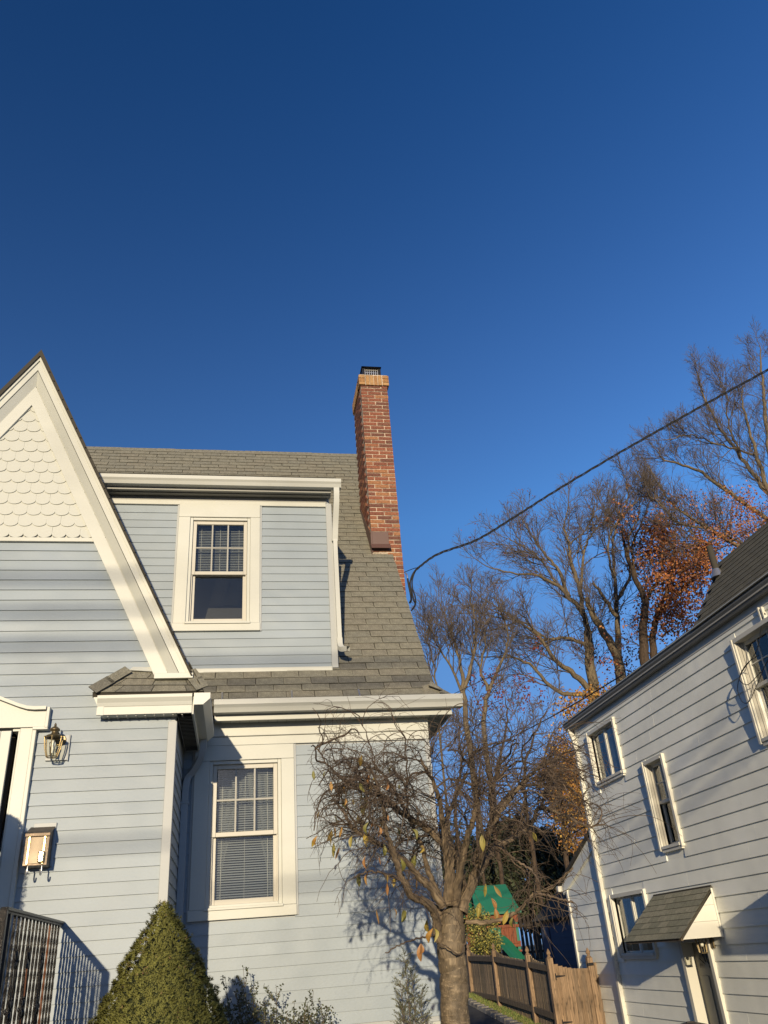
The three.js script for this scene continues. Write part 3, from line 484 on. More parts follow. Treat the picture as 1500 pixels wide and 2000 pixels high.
// --- chimney
{
  const x0 = 1.85, x1 = 2.295, zf = -10.3, zb = -11.15, ch = part(house, 'chimney', B(WORLD, x0 + 0.006, x1 - 0.006, -1.2, 8.2, zb + 0.006, zf - 0.006), M.mortar);
  const r = rng(31), cs = 0.0677, bl = (x1 - x0) / 2, bg = [0, 1, 2].map((k) => fin([B(WORLD, -bl / 2 + 0.0055, bl / 2 - 0.0055, 0, 0.0545, -0.1, 0.001 * k, 0.004)])), hg = fin([B(WORLD, -bl / 4 + 0.0055, bl / 4 - 0.0055, 0, 0.0545, -0.1, 0.001, 0.004)]), b = baseOf(house);
  const side = M.brick.map(() => []);
  let row = 0;
  for (let y = 4.36; y < 8.1; y += cs, row++) {
    const xs = row % 2 ? [[x0 + bl / 4, 1], [x0 + bl, 0], [x1 - bl / 4, 1]] : [[x0 + bl / 2, 0], [x1 - bl / 2, 0]];
    for (const [x, h] of xs) {
      if (y < 5.05 && x < 2.0) continue;
      const mi = r() < 0.16 && y > 5 ? 3 : y > 7.0 ? pick([1, 4, 5, 0], r) : Math.floor(r() * 7);
      const o = mesh(ch, 'brick', h ? hg : bg[Math.floor(r() * 3)], M.brick[mi]); o.position.set(x + rnd(-0.003, 0.003, r), y + rnd(-0.002, 0.002, r), zf + rnd(0, 0.003, r)).sub(b); o.rotation.z = rnd(-0.008, 0.008, r);
    }
    if (y > 5.0) for (let k = 0; k < 4; k++) { const L = 0.205, z = zf - 0.105 - (row % 2 ? 0 : 0.1) - k * 0.2125; if (z - L < zb - 0.02) continue; side[y > 7 ? pick([4, 5, 1], r) : Math.floor(r() * 7)].push(B(WORLD, x0 - rnd(0, 0.005, r), x0 + 0.09, y, y + 0.055, z - L, z, 0.004)); }
  }
  side.forEach((g, k) => g.length && part(ch, 'side_brickwork', g, M.brick[k], { kind: 'stuff' }));
  const cy = 8.125, cz = zf + 0.03;
  for (const [xa, xb] of [[x0 - 0.025, x0 + 0.075], [x1 - 0.075, x1 + 0.025]]) for (let k = 0; k < 3; k++) part(ch, 'brick', B(WORLD, xa, xb, cy + k * 0.0677, cy + k * 0.0677 + 0.06, cz - 0.2, cz + rnd(-0.002, 0.004, r), 0.005), pick(M.capBrick, r));
  for (let k = 0; k < 4; k++) { const xa = lerp(x0 + 0.088, x1 - 0.088, k / 4); part(ch, 'brick', B(WORLD, xa + 0.004, xa + 0.061, cy - 0.004, cy + 0.193, cz - 0.1, cz + rnd(-0.004, 0.005, r), 0.005), pick(M.capBrick, r)); }
  for (let k = 0; k < 9; k++) part(ch, 'brick', B(WORLD, x0 - 0.025, x0 + 0.08, cy, cy + 0.195, cz - 0.21 - k * 0.079, cz - 0.21 - k * 0.079 + 0.068, 0.005), pick(M.capBrick, r));
  part(ch, 'cap_mortar', B(WORLD, x0 - 0.01, x1 + 0.01, cy + 0.005, cy + 0.215, zb, cz - 0.015), M.mortar);
  const yc = 8.33, yl2 = 8.575;
  part(ch, 'chimney_cap', hull((() => { const a = V(1.90, yl2, -10.36), b2 = V(2.235, yl2, -10.36), c = V(2.235, yl2, -10.76), d = V(1.90, yl2, -10.76), t = [V(1.945, yl2 + 0.04, -10.42), V(2.195, yl2 + 0.04, -10.42), V(2.195, yl2 + 0.04, -10.7), V(1.945, yl2 + 0.04, -10.7)]; return [[a, b2, t[1], t[0]], [b2, c, t[2], t[1]], [c, d, t[3], t[2]], [d, a, t[0], t[3]], t, [d, c, b2, a]]; })()), M.black);
  const cg = []; for (let k = 0; k <= 6; k++) { const x = lerp(1.965, 2.175, k / 6); cg.push(B(WORLD, x - 0.006, x + 0.006, yc, yl2, -10.432, -10.42)); } for (let k = 0; k < 5; k++) { const y = lerp(yc + 0.015, yl2 - 0.02, k / 4); cg.push(B(WORLD, 1.96, 2.18, y - 0.005, y + 0.005, -10.436, -10.4325)); }
  part(ch, 'spark_screen', cg, M.steel, { kind: 'stuff' });
  part(ch, 'cap_frame', [B(WORLD, 1.915, 1.955, yc, yl2, -10.45, -10.4), B(WORLD, 2.185, 2.225, yc, yl2, -10.45, -10.4), B(WORLD, 1.915, 1.935, yc, yl2, -10.7, -10.45), B(WORLD, 2.205, 2.225, yc, yl2, -10.7, -10.45), B(WORLD, 1.935, 2.205, yc, yl2, -10.7, -10.68)], M.black);
  const ry = (z) => roofY(EZ - z);
  part(ch, 'flashing', [B(WORLD, x0 + 0.012, 2.105, 5.12, 5.43, zf + 0.004, zf + 0.016, 0.004), slab([V(x0 - 0.02, 5.225, zf + 0.018), V(2.12, 5.225, zf + 0.018), V(2.12, 5.13, zf + 0.085), V(x0 - 0.02, 5.13, zf + 0.085)].reverse(), 0.005), X(SIDE(x0 - 0.006), [[-10.27, ry(-10.27) - 0.1], [-11.1, ry(-11.1) - 0.1], [-11.1, ry(-11.1) + 0.08], [-10.75, ry(-10.75) + 0.2], [-10.292, ry(-10.3) + 0.34]], 0, 0.006), B(WORLD, x0 - 0.008, x0 + 0.012, 5.1, 5.43, zf - 0.02, zf + 0.018, 0.003)], M.flash);
}
// ---------------------------------------------------------------- the white house on the right: its long side faces the blue house
const WX = 6.87, FR = SIDE(WX), E8 = 0.2032;
const nb = thing('white_house', [9, -2.2, -12], 'white aluminium sided house on the right with dark gutter and steep grey roof', 'house');
const w2 = [-15.27, -14.07, 2.57, 3.54], w1 = [-13.24, -12.58, 1.17, 2.54], w3 = [-9.84, -8.9, 2.1, 3.5], kW = [-15.62, -14.25, -0.33, 0.64], dO = [-13.30, -12.50, -2.2, -0.14];
{
  const hs = [w2, w1, w3, kW, dO].map(([a, b, c, d]) => hole([a + 0.03, b - 0.03, c + 0.03, d - 0.03]));
  const wall = part(nb, 'side_wall', X(FR, rect(-15.98, -4.5, -2.4, 3.92), -0.18, 0, hs), M.white8[0]);
  siding(wall, FR, -0.062 * WX - E8 * 10 + 0.004, 31, E8, 0.020, () => [-15.95, -4.6], [w2, w1, w3, kW, dO].map(([a, b, c, d]) => [a + 0.02, b - 0.02, c + 0.01, d - 0.01]), M.white8, 3.4, rng(12));
  part(nb, 'corner_board', [B(FR, -16.0, -15.93, -2.4, 3.85, 0, 0.025, 0.004)], M.whiteTrim);
  part(nb, 'house_body', [B(WORLD, 7.1, 13.8, -2.4, 3.9, -15.98, -15.86), B(WORLD, 13.7, 13.8, -2.4, 3.9, -15.86, -4.6), B(WORLD, 7.1, 13.8, -2.4, 3.9, -4.6, -4.5), B(WORLD, 7.06, 13.7, -2.39, -2.36, -15.86, -4.6)], M.white8[1]);
  part(nb, 'flat_roof', B(WORLD, 6.76, 13.9, 3.92, 4.02, -16.1, -10.6), M.roofBase);
  // deep jambs, frames and glass
  function sideWindow(name, [a, b, c, d], kind, label) {
    const o = part(nb, name, [B(FR, a, a + 0.03, c, d, -0.17, 0.06, 0.003), B(FR, b - 0.03, b, c, d, -0.17, 0.06, 0.003), B(FR, a + 0.03, b - 0.03, d - 0.035, d, -0.17, 0.065, 0.003), B(FR, a + 0.03, b - 0.03, c, c + 0.045, -0.17, 0.07, 0.003)], M.whiteTrim);
    part(o, 'casing', [B(FR, a - 0.045, a, c - 0.02, d + 0.03, 0, 0.075, 0.004), B(FR, b, b + 0.035, c - 0.02, d + 0.03, 0, 0.06, 0.004), B(FR, a, b, d, d + 0.03, 0, 0.06, 0.004), B(FR, a, b, c - 0.05, c, 0, 0.05, 0.004)], M.whiteTrim);
    const A = a + 0.03, Q = b - 0.03;
    if (kind === 'hung') {
      const m = (c + d) / 2 + 0.03;
      part(o, 'sash', sashRing(FR, A, Q, m - 0.02, d - 0.035, 0.05, -0.10, -0.06), M.whiteTrim);
      part(o, 'sash', sashRing(FR, A, Q, c + 0.045, m + 0.03, 0.05, -0.145, -0.105), M.whiteTrim);
      part(o, 'storm_track', [B(FR, A, A + 0.02, c + 0.045, d - 0.035, -0.055, -0.02), B(FR, A + 0.0, A + 0.014, c + 0.045, d - 0.035, -0.015, 0.03)], M.sash);
      const nc = b - a > 0.8 ? 3 : 2, g0 = A + 0.05, g1 = Q - 0.05, h0 = m + 0.03, h1 = d - 0.085;
      for (let i = 0; i < nc; i++) for (let j = 0; j < 2; j++) part(o, 'pane', B(FR, lerp(g0, g1, i / nc), lerp(g0, g1, (i + 1) / nc) - 0.002, lerp(h0, h1, j / 2), lerp(h0, h1, (j + 1) / 2) - 0.002, -0.084, -0.081), M.glass);
      for (let i = 1; i < nc; i++) part(o, 'muntin', B(FR, lerp(g0, g1, i / nc) - 0.009, lerp(g0, g1, i / nc) + 0.009, h0, h1, -0.092, -0.072, 0.002), M.whiteTrim);
      part(o, 'muntin', B(FR, g0, g1, (h0 + h1) / 2 - 0.009, (h0 + h1) / 2 + 0.009, -0.0915, -0.0715, 0.002), M.whiteTrim);
      part(o, 'pane', B(FR, g0, g1, c + 0.095, m - 0.02, -0.128, -0.125), M.glass);
    } else {
      const m = (a + b) / 2;
      part(o, 'mullion', B(FR, m - 0.03, m + 0.03, c + 0.045, d - 0.035, -0.15, -0.02, 0.004), M.whiteTrim);
      for (const [p, q] of [[A, m - 0.03], [m + 0.03, Q]]) { part(o, 'sash', sashRing(FR, p, q, c + 0.045, d - 0.035, 0.03, -0.075, -0.035), M.whiteTrim); part(o, 'pane', B(FR, p + 0.03, q - 0.03, c + 0.075, d - 0.065, -0.05, -0.047), M.glass); }
    }
    part(o, 'interior_wall', [B(FR, a - 0.2, b + 0.2, c - 0.2, d + 0.15, -2.6, -2.57), B(FR, a - 0.22, a - 0.2, c - 0.2, d + 0.15, -2.6, -0.2), B(FR, b + 0.2, b + 0.22, c - 0.2, d + 0.15, -2.6, -0.2), B(FR, a - 0.2, b + 0.2, d + 0.15, d + 0.17, -2.6, -0.2), B(FR, a - 0.2, b + 0.2, c - 0.22, c - 0.2, -2.6, -0.2)], M.dark);
    return o;
  }
  sideWindow('window', w2, 'pair'); sideWindow('window', w1, 'hung'); sideWindow('window', w3, 'hung'); sideWindow('window', kW, 'pair');
  // cable clips and loose wires beside the front window
  part(nb, 'cable_bracket', [B(FR, -9.13, -9.10, 3.52, 3.72, 0, 0.05, 0.004), B(FR, -9.06, -9.03, 3.5, 3.7, 0, 0.05, 0.004), B(FR, -9.13, -9.03, 3.58, 3.61, 0.01, 0.04, 0.003)], M.whiteTrim);
  part(nb, 'loose_cable', [[[-9.1, 3.52, 0.05], [-9.3, 3.2, 0.1], [-9.75, 3.02, 0.12], [-9.95, 2.86, 0.11], [-9.92, 2.68, 0.12], [-9.78, 2.62, 0.13], [-9.6, 2.74, 0.1], [-9.2, 3.0, 0.08], [-8.9, 3.1, 0.06]], [[-9.3, 3.12, 0.1], [-9.6, 3.08, 0.13], [-9.8, 2.95, 0.14], [-9.7, 2.84, 0.13], [-9.4, 2.9, 0.1]]].map((c) => { const g = new Tubes().add(curve(c.map((p) => V(...p)), 40), 0.0055, 0.0055, 5).geo(); g.applyMatrix4(FR); return g; }), M.wire);
  // eave: gutter right on the wall head
  const gut = part(nb, 'gutter', runZ([[6.862, 3.80], [6.862, 3.96], [6.70, 3.96], [6.70, 3.945], [6.712, 3.945], [6.712, 3.905], [6.735, 3.86], [6.76, 3.80]], -16.15, -4.5), M.greyTrim);
  part(gut, 'gutter_lip', runZ([[6.69, 3.957], [6.69, 3.972], [6.73, 3.972], [6.73, 3.957]], -16.15, -4.5), M.gutter);
  part(gut, 'gutter_bead', runZ([[6.728, 3.848], [6.728, 3.868], [6.742, 3.868], [6.742, 3.848]], -16.15, -4.5), M.sash);
  part(nb, 'frieze_strip', runZ([[6.845, 3.70], [6.845, 3.8], [6.87, 3.8], [6.87, 3.70]], -15.97, -4.6), M.whiteTrim);
  const ds = spout(nb, 'downspout', [V(6.78, 3.82, -16.02), V(6.79, 3.72, -16.0), V(6.81, 3.6, -15.97), V(6.82, 3.4, -15.96)], 0.09, 0.075, M.whiteTrim);
  part(ds, 'leader', B(WORLD, 6.785, 6.86, -2.2, 3.45, -16.005, -15.915, 0.012), M.whiteTrim);
  // steep lower slope of the gambrel roof, every tab laid
  const ex = 6.72, ey = 3.955, sl = 1.42, tx = 7.50, ty = ey + (tx - ex) * sl, zl = -10.58;
  const rf = part(nb, 'roof', [runZ([[ex, ey - 0.02], [tx, ty - 0.02], [10.4, ty + 0.75], [10.4, ty + 0.6], [tx + 0.08, ty - 0.14], [ex + 0.12, ey - 0.05]], zl, -4.5), runZ([[10.4, ty + 0.75], [13.3, ty], [14.1, ey], [14.0, ey - 0.05], [13.2, ty - 0.1], [10.4, ty + 0.6]], zl, -4.5), X(FACE(zl), [[ex + 0.15, 3.9], [tx + 0.05, ty - 0.05], [10.4, ty + 0.65], [13.25, ty - 0.05], [14, 3.9]], 0, 0.1)], M.roofBase);
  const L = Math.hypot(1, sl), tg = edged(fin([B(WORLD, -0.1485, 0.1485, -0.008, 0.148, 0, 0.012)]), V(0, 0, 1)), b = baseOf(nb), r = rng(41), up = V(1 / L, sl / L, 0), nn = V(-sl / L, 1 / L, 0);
  up.addScaledVector(nn, -0.05).normalize(); nn.crossVectors(V(0, 0, 1), up);
  const m4 = new THREE.Matrix4().makeBasis(V(0, 0, 1), up, nn), qq = new THREE.Quaternion().setFromRotationMatrix(m4);
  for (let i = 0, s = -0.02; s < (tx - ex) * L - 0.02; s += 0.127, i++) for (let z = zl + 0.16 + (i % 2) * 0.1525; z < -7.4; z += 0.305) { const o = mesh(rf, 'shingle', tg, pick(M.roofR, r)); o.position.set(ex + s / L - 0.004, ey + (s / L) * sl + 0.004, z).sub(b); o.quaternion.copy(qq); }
  part(rf, 'break_cap', runZ([[tx - 0.03, ty - 0.03], [tx - 0.02, ty + 0.02], [tx + 0.12, ty + 0.05], [tx + 0.12, ty]], zl - 0.01, -4.5), M.roofR[1]);
  part(rf, 'rake_trim', slab([V(ex + 0.0, ey - 0.03, zl), V(ex + 0.03, ey - 0.075, zl), V(tx + 0.06, ty - 0.075, zl), V(tx, ty + 0.0, zl)], 0.03), M.greyTrim);
  const vp = new Tubes().add([V(7.3, 4.72, -10.42), V(7.3, 5.3, -10.42)], 0.05, 0.05, 14);
  const pipe = part(rf, 'vent_pipe', [vp.geo()], M.roofBase);
  const cone = new THREE.CylinderGeometry(0.055, 0.115, 0.14, 14); cone.translate(7.3, 4.83, -10.42); part(rf, 'vent_flashing', cone, M.steel);
  // rear wing under a shed roof
  const wz = -17.92, top = 1.72, bot = 1.0, ww = part(nb, 'wing_wall', X(FR, [[wz, -2.2], [-15.98, -2.2], [-15.98, top], [wz, bot]], -0.15, -0.02), M.white8[1]);
  siding(ww, SIDE(WX + 0.02), -0.062 * WX - E8 * 9 + 0.004, 16, E8, 0.018, (y) => [y < bot ? wz + 0.03 : lerp(wz, -15.98, (y - bot) / (top - bot)), -15.99], [], M.white8, 0, rng(3));
  part(ww, 'corner_board', B(FR, wz - 0.02, wz + 0.06, -2.2, 0.98, -0.02, 0.02, 0.004), M.whiteTrim);
  part(ww, 'rake_board', X(FR, [[wz - 0.16, bot - 0.16], [-15.98, top - 0.16], [-15.98, top + 0.10], [wz - 0.16, bot + 0.03]], -0.02, 0.025), M.white8[2]);
  part(nb, 'wing_roof', [slab([V(6.80, bot + 0.03, wz - 0.2), V(6.80, top + 0.11, -15.96), V(12, top + 0.11, -15.96), V(12, bot + 0.03, wz - 0.2)].reverse(), 0.06), B(WORLD, 7.0, 12, -2.2, 1.0, wz, wz + 0.12)], M.roofBase);
  part(nb, 'wing_gutter', B(WORLD, 6.76, 12, bot - 0.1, bot + 0.02, wz - 0.32, wz - 0.19, 0.02), M.whiteTrim);
  // side door under its own little roof
  const d = part(nb, 'side_door', B(FR, dO[0] + 0.04, dO[1] - 0.04, -2.2, dO[3] - 0.04, -0.15, -0.11), M.door);
  part(d, 'casing', [B(FR, dO[0] - 0.06, dO[0] + 0.035, -2.2, dO[3] + 0.02, -0.11, 0.07, 0.005), B(FR, dO[0] - 0.085, dO[0] - 0.06, -2.2, dO[3] + 0.02, 0, 0.055, 0.004), B(FR, dO[1] - 0.035, dO[1] + 0.05, -2.2, dO[3] + 0.02, -0.11, 0.06, 0.005), B(FR, dO[0] + 0.035, dO[1] - 0.035, dO[3] - 0.03, dO[3] + 0.02, -0.11, 0.06, 0.005)], M.whiteTrim);
  const cz = (dO[0] + dO[1]) / 2, cy = -0.52;
  const fan = (r0, w0, w1, mat, name) => { const p = []; for (let k = 0; k <= 18; k++) p.push([cz + r0 * Math.cos((k / 18) * Math.PI), cy + r0 * 1.02 * Math.sin((k / 18) * Math.PI)]); return part(d, name, X(FR, p, w0, w1), mat); };
  fan(0.275, -0.112, -0.10, M.door, 'fanlight_frame'); fan(0.245, -0.1005, -0.098, M.black, 'fanlight_pane');
  part(d, 'fanlight_muntin', [30, 60, 90, 120, 150].map((a) => { const g = B(WORLD, 0.06, 0.245, -0.007, 0.007, -0.097, -0.09); g.rotateZ(a * Math.PI / 180); g.translate(cz, cy, 0); g.applyMatrix4(FR); return g; }).concat((() => { const p = []; for (let k = 0; k <= 12; k++) p.push([cz + 0.075 * Math.cos((k / 12) * Math.PI), cy + 0.075 * Math.sin((k / 12) * Math.PI)]); return X(FR, p, -0.0975, -0.088); })()), M.door);
  for (const s of [-0.17, 0.17]) for (const [v0, v1] of [[-1.35, -0.62], [-2.05, -1.45]]) part(d, 'panel', B(FR, cz + s - 0.115, cz + s + 0.115, v0, v1, -0.115, -0.098, 0.012), M.door);
  const aw0 = -13.93, aw1 = -12.04, ax = 6.20, ay0 = -0.085, ay1 = 0.535;
  const aw = part(nb, 'door_awning', [slab([V(ax, ay0, aw0), V(ax, ay0, aw1), V(WX - 0.0, ay1, aw1), V(WX - 0.0, ay1, aw0)], 0.03), B(WORLD, ax + 0.04, WX - 0.02, ay0 - 0.02, ay0, aw0 + 0.03, aw1 - 0.03), B(WORLD, WX - 0.035, WX - 0.02, ay1 - 0.01, ay1 + 0.02, aw0, aw1)], M.roofBase);
  for (const [zz, s] of [[aw1, 1], [aw0, -1]]) { const tri = (f0, f1) => { const y0 = lerp(ay0 - 0.03, ay1 - 0.03, f0), y1 = lerp(ay0 - 0.03, ay1 - 0.03, f1) - 0.003, xa = lerp(ax + 0.02, WX - 0.02, f0), xb = lerp(ax + 0.02, WX - 0.02, f1); return X(WORLD, [[xa, y0], [WX - 0.022, y0], [WX - 0.022, y1], [xb, y1]], zz - (s > 0 ? 0.02 : 0), zz + (s > 0 ? 0 : 0.02)); }; for (let k = 0; k < 3; k++) part(aw, 'siding_board', tri(k / 3, (k + 1) / 3), M.whiteTrim); part(aw, 'corner_strip', B(WORLD, WX - 0.05, WX - 0.021, ay0 - 0.04, ay1 - 0.02, zz - 0.012, zz + 0.012, 0.003), M.whiteTrim); }
  part(aw, 'eave_trim', B(WORLD, ax - 0.004, ax + 0.03, ay0 - 0.045, ay0 - 0.012, aw0 + 0.01, aw1 - 0.01), M.rail);
  const sA = (ay1 - ay0) / (WX - ax), LA = Math.hypot(1, sA), ra = rng(61), n2 = V(-sA / LA, 1 / LA, 0);
  for (let i = 0; i < 8; i++) { const f = i / 8; let z = aw0 + (i % 2 ? 0.16 : 0.02); let z0 = aw0 - 0.015; while (z0 < aw1) { const z1 = Math.min(aw1 + 0.012, z + 0.3), p = (g, zz2, h) => V(lerp(ax - 0.02, WX - 0.02, g), lerp(ay0 - 0.02, ay1, g), zz2).addScaledVector(n2, h); part(aw, 'shingle', slab([p(f, z0 + 0.002, 0.014), p(f, z1 - 0.002, 0.014), p(Math.min(1, f + 0.14), z1 - 0.002, 0.006), p(Math.min(1, f + 0.14), z0 + 0.002, 0.006)], 0.007), pick(M.mossShingle, ra)); z0 = z1; z = z1; } }
  // unseen flat canopy towards the street, added to throw its shadow along the wall
  const bay = part(nb, 'added_canopy', [B(WORLD, 6.2, 6.86, 0.29, 0.62, -9.07, -6.2, 0.02)], M.white8[2]);
  part(bay, 'added_canopy_roof', hull([[V(6.18, 0.62, -9.09), V(6.18, 0.62, -6.2), V(6.86, 0.76, -6.2), V(6.86, 0.76, -9.09)], [V(6.18, 0.62, -9.09), V(6.86, 0.76, -9.09), V(6.86, 0.62, -9.09)]]), M.roofR[0]);
}
// lantern beside the side door
{
  const t = thing('wall_lantern', [6.86, -0.2, -12.40], 'small metal and glass lantern beside the awning door of the white house', 'wall lamp');
  const x = 6.68, z = -12.40, y = -0.2;
  const fr = new THREE.CylinderGeometry(0.085, 0.06, 0.2, 4, 1, true); fr.rotateY(Math.PI / 4); fr.translate(x, y, z); part(t, 'glass', fr, M.lampGlass);
  const cp = new THREE.ConeGeometry(0.115, 0.085, 4); cp.rotateY(Math.PI / 4); cp.translate(x, y + 0.145, z); part(t, 'cap', cp, M.brassDull);
  part(t, 'frame', [0, 1, 2, 3].map((k) => { const a = Math.PI / 4 + k * Math.PI / 2; return new Tubes().add([V(x + 0.06 * Math.cos(a), y - 0.1, z + 0.06 * Math.sin(a)), V(x + 0.086 * Math.cos(a), y + 0.1, z + 0.086 * Math.sin(a))], 0.006, 0.006, 6).geo(); }).concat([B(WORLD, x - 0.05, x + 0.05, y - 0.115, y - 0.1, z - 0.05, z + 0.05, 0.003)]), M.brassDull);
  part(t, 'bulb', (() => { const g = new THREE.SphereGeometry(0.028, 12, 10); g.translate(x, y, z); return g; })(), M.bulb);
  part(t, 'wall_plate', [B(WORLD, 6.835, 6.86, y - 0.06, y + 0.1, z - 0.05, z + 0.05, 0.006), new Tubes().add([V(6.84, y + 0.06, z), V(6.76, y + 0.17, z), V(x, y + 0.2, z)], 0.009, 0.009, 7).geo()], M.brassDull);
}
// ---------------------------------------------------------------- ground
function groundY(x, z) {
  const drive = -1.06 - 0.083 * (z + 23), d = z > -23 ? Math.max(drive, -2.35) : lerp(-1.06, -0.5, smooth(-23, -34, z));
  const lawn = z > -8 ? lerp(-1.25, -1.75, smooth(-7, -1, z)) : lerp(-1.25, d, smooth(-15, -22, z));
  const t = smooth(2.3, 3.6, x), s = x > 6.9 ? smooth(6.9, 9, x) : 0;
  let y = lerp(lawn, d, t); if (z > -1) y = lerp(y, -1.9, smooth(-1, 6, z));
  return y - 0.05 * s;
}
{
  const g = new THREE.PlaneGeometry(400, 400, 1, 1), xs = [], zs = [];
  for (let i = -200; i <= 200; i += Math.abs(i) < 40 ? 1 : 8) xs.push(i + 0); for (let i = -220; i <= 140; i += i > -45 && i < 20 ? 1 : 8) zs.push(i);
  const pos = [], ix = [], n = xs.length; for (const z of zs) for (const x of xs) pos.push(x, groundY(x, z), z);
  for (let j = 0; j < zs.length - 1; j++) for (let i = 0; i < n - 1; i++) { const a = j * n + i; ix.push(a, a + n, a + 1, a + 1, a + n, a + n + 1); }
  const q = new THREE.BufferGeometry(); q.setAttribute('position', new THREE.Float32BufferAttribute(pos, 3)); q.setIndex(ix); q.computeVertexNormals();
  const o = mesh(scene, 'ground', fin([q]), M.soil); o.userData = { kind: 'structure', label: 'lawn and bare soil round and behind the two houses' };
}
{
  const strip = (x0, x1, z0, z1, h) => { const f = []; for (let z = z0; z < z1 - 0.01; z += 0.5) f.push([V(x0, groundY(x0, z) + h, z), V(x0, groundY(x0, z + 0.5) + h, z + 0.5), V(x1, groundY(x1, z + 0.5) + h, z + 0.5), V(x1, groundY(x1, z) + h, z)]); return hull(f); };
  const dv = mesh(scene, 'driveway', fin([strip(3.3, 5.36, -24, 0, 0.03)]), M.asphalt); dv.userData = { kind: 'structure', label: 'dark asphalt driveway running back between the houses' };
  const k = thing('kerb', [5.45, -1.2, -20], 'row of pale stones edging the driveway beside the grass strip', 'kerb', null, 'structure');
  const r = rng(88); for (let z = -24; z < -12.5; z += 0.34) { const y = groundY(5.45, z); part(k, 'kerb_stone', B(WORLD, 5.36 + rnd(-0.01, 0.01, r), 5.53, y - 0.1, y + 0.10 + rnd(-0.01, 0.012, r), z + 0.008, z + 0.332, 0.012), pick(M.stone, r)); }
  // grass strip along the fence
  const T = [], cols = [], rr = rng(19); const pos = [], nor = [];
  for (let i = 0; i < 26000; i++) { const z = -24 + 11.5 * rr(), x = rnd(5.52, 6.9, rr); if (x > 5.95 && z > -17.2 && rr() < 0.7) continue; const y = groundY(x, z) + 0.01, h = rnd(0.03, 0.075, rr), a = rr() * 6.28, w = 0.006, lx = rnd(-0.03, 0.03, rr), lz = rnd(-0.03, 0.03, rr), g = rnd(0.7, 1.25, rr), br = rr() < 0.2;
    if (Math.cos(a) * lz - Math.sin(a) * lx > 0) { pos.push(x + w * Math.cos(a), y, z + w * Math.sin(a), x - w * Math.cos(a), y, z - w * Math.sin(a), x + lx, y + h, z + lz); } else pos.push(x - w * Math.cos(a), y, z - w * Math.sin(a), x + w * Math.cos(a), y, z + w * Math.sin(a), x + lx, y + h, z + lz); for (let k2 = 0; k2 < 3; k2++) { nor.push(0, 1, 0); cols.push(br ? 0.3 * g : 0.15 * g, br ? 0.25 * g : 0.2 * g, br ? 0.1 * g : 0.05 * g); } }
  const g = new THREE.BufferGeometry(); g.setAttribute('position', new THREE.Float32BufferAttribute(pos, 3)); g.computeVertexNormals(); g.setAttribute('color', new THREE.Float32BufferAttribute(cols, 3));
  const o = mesh(scene, 'grass', g, M.needle); tag(o, 'strip of short grass between the kerb stones and the wooden fence', 'grass', null, 'stuff');
}
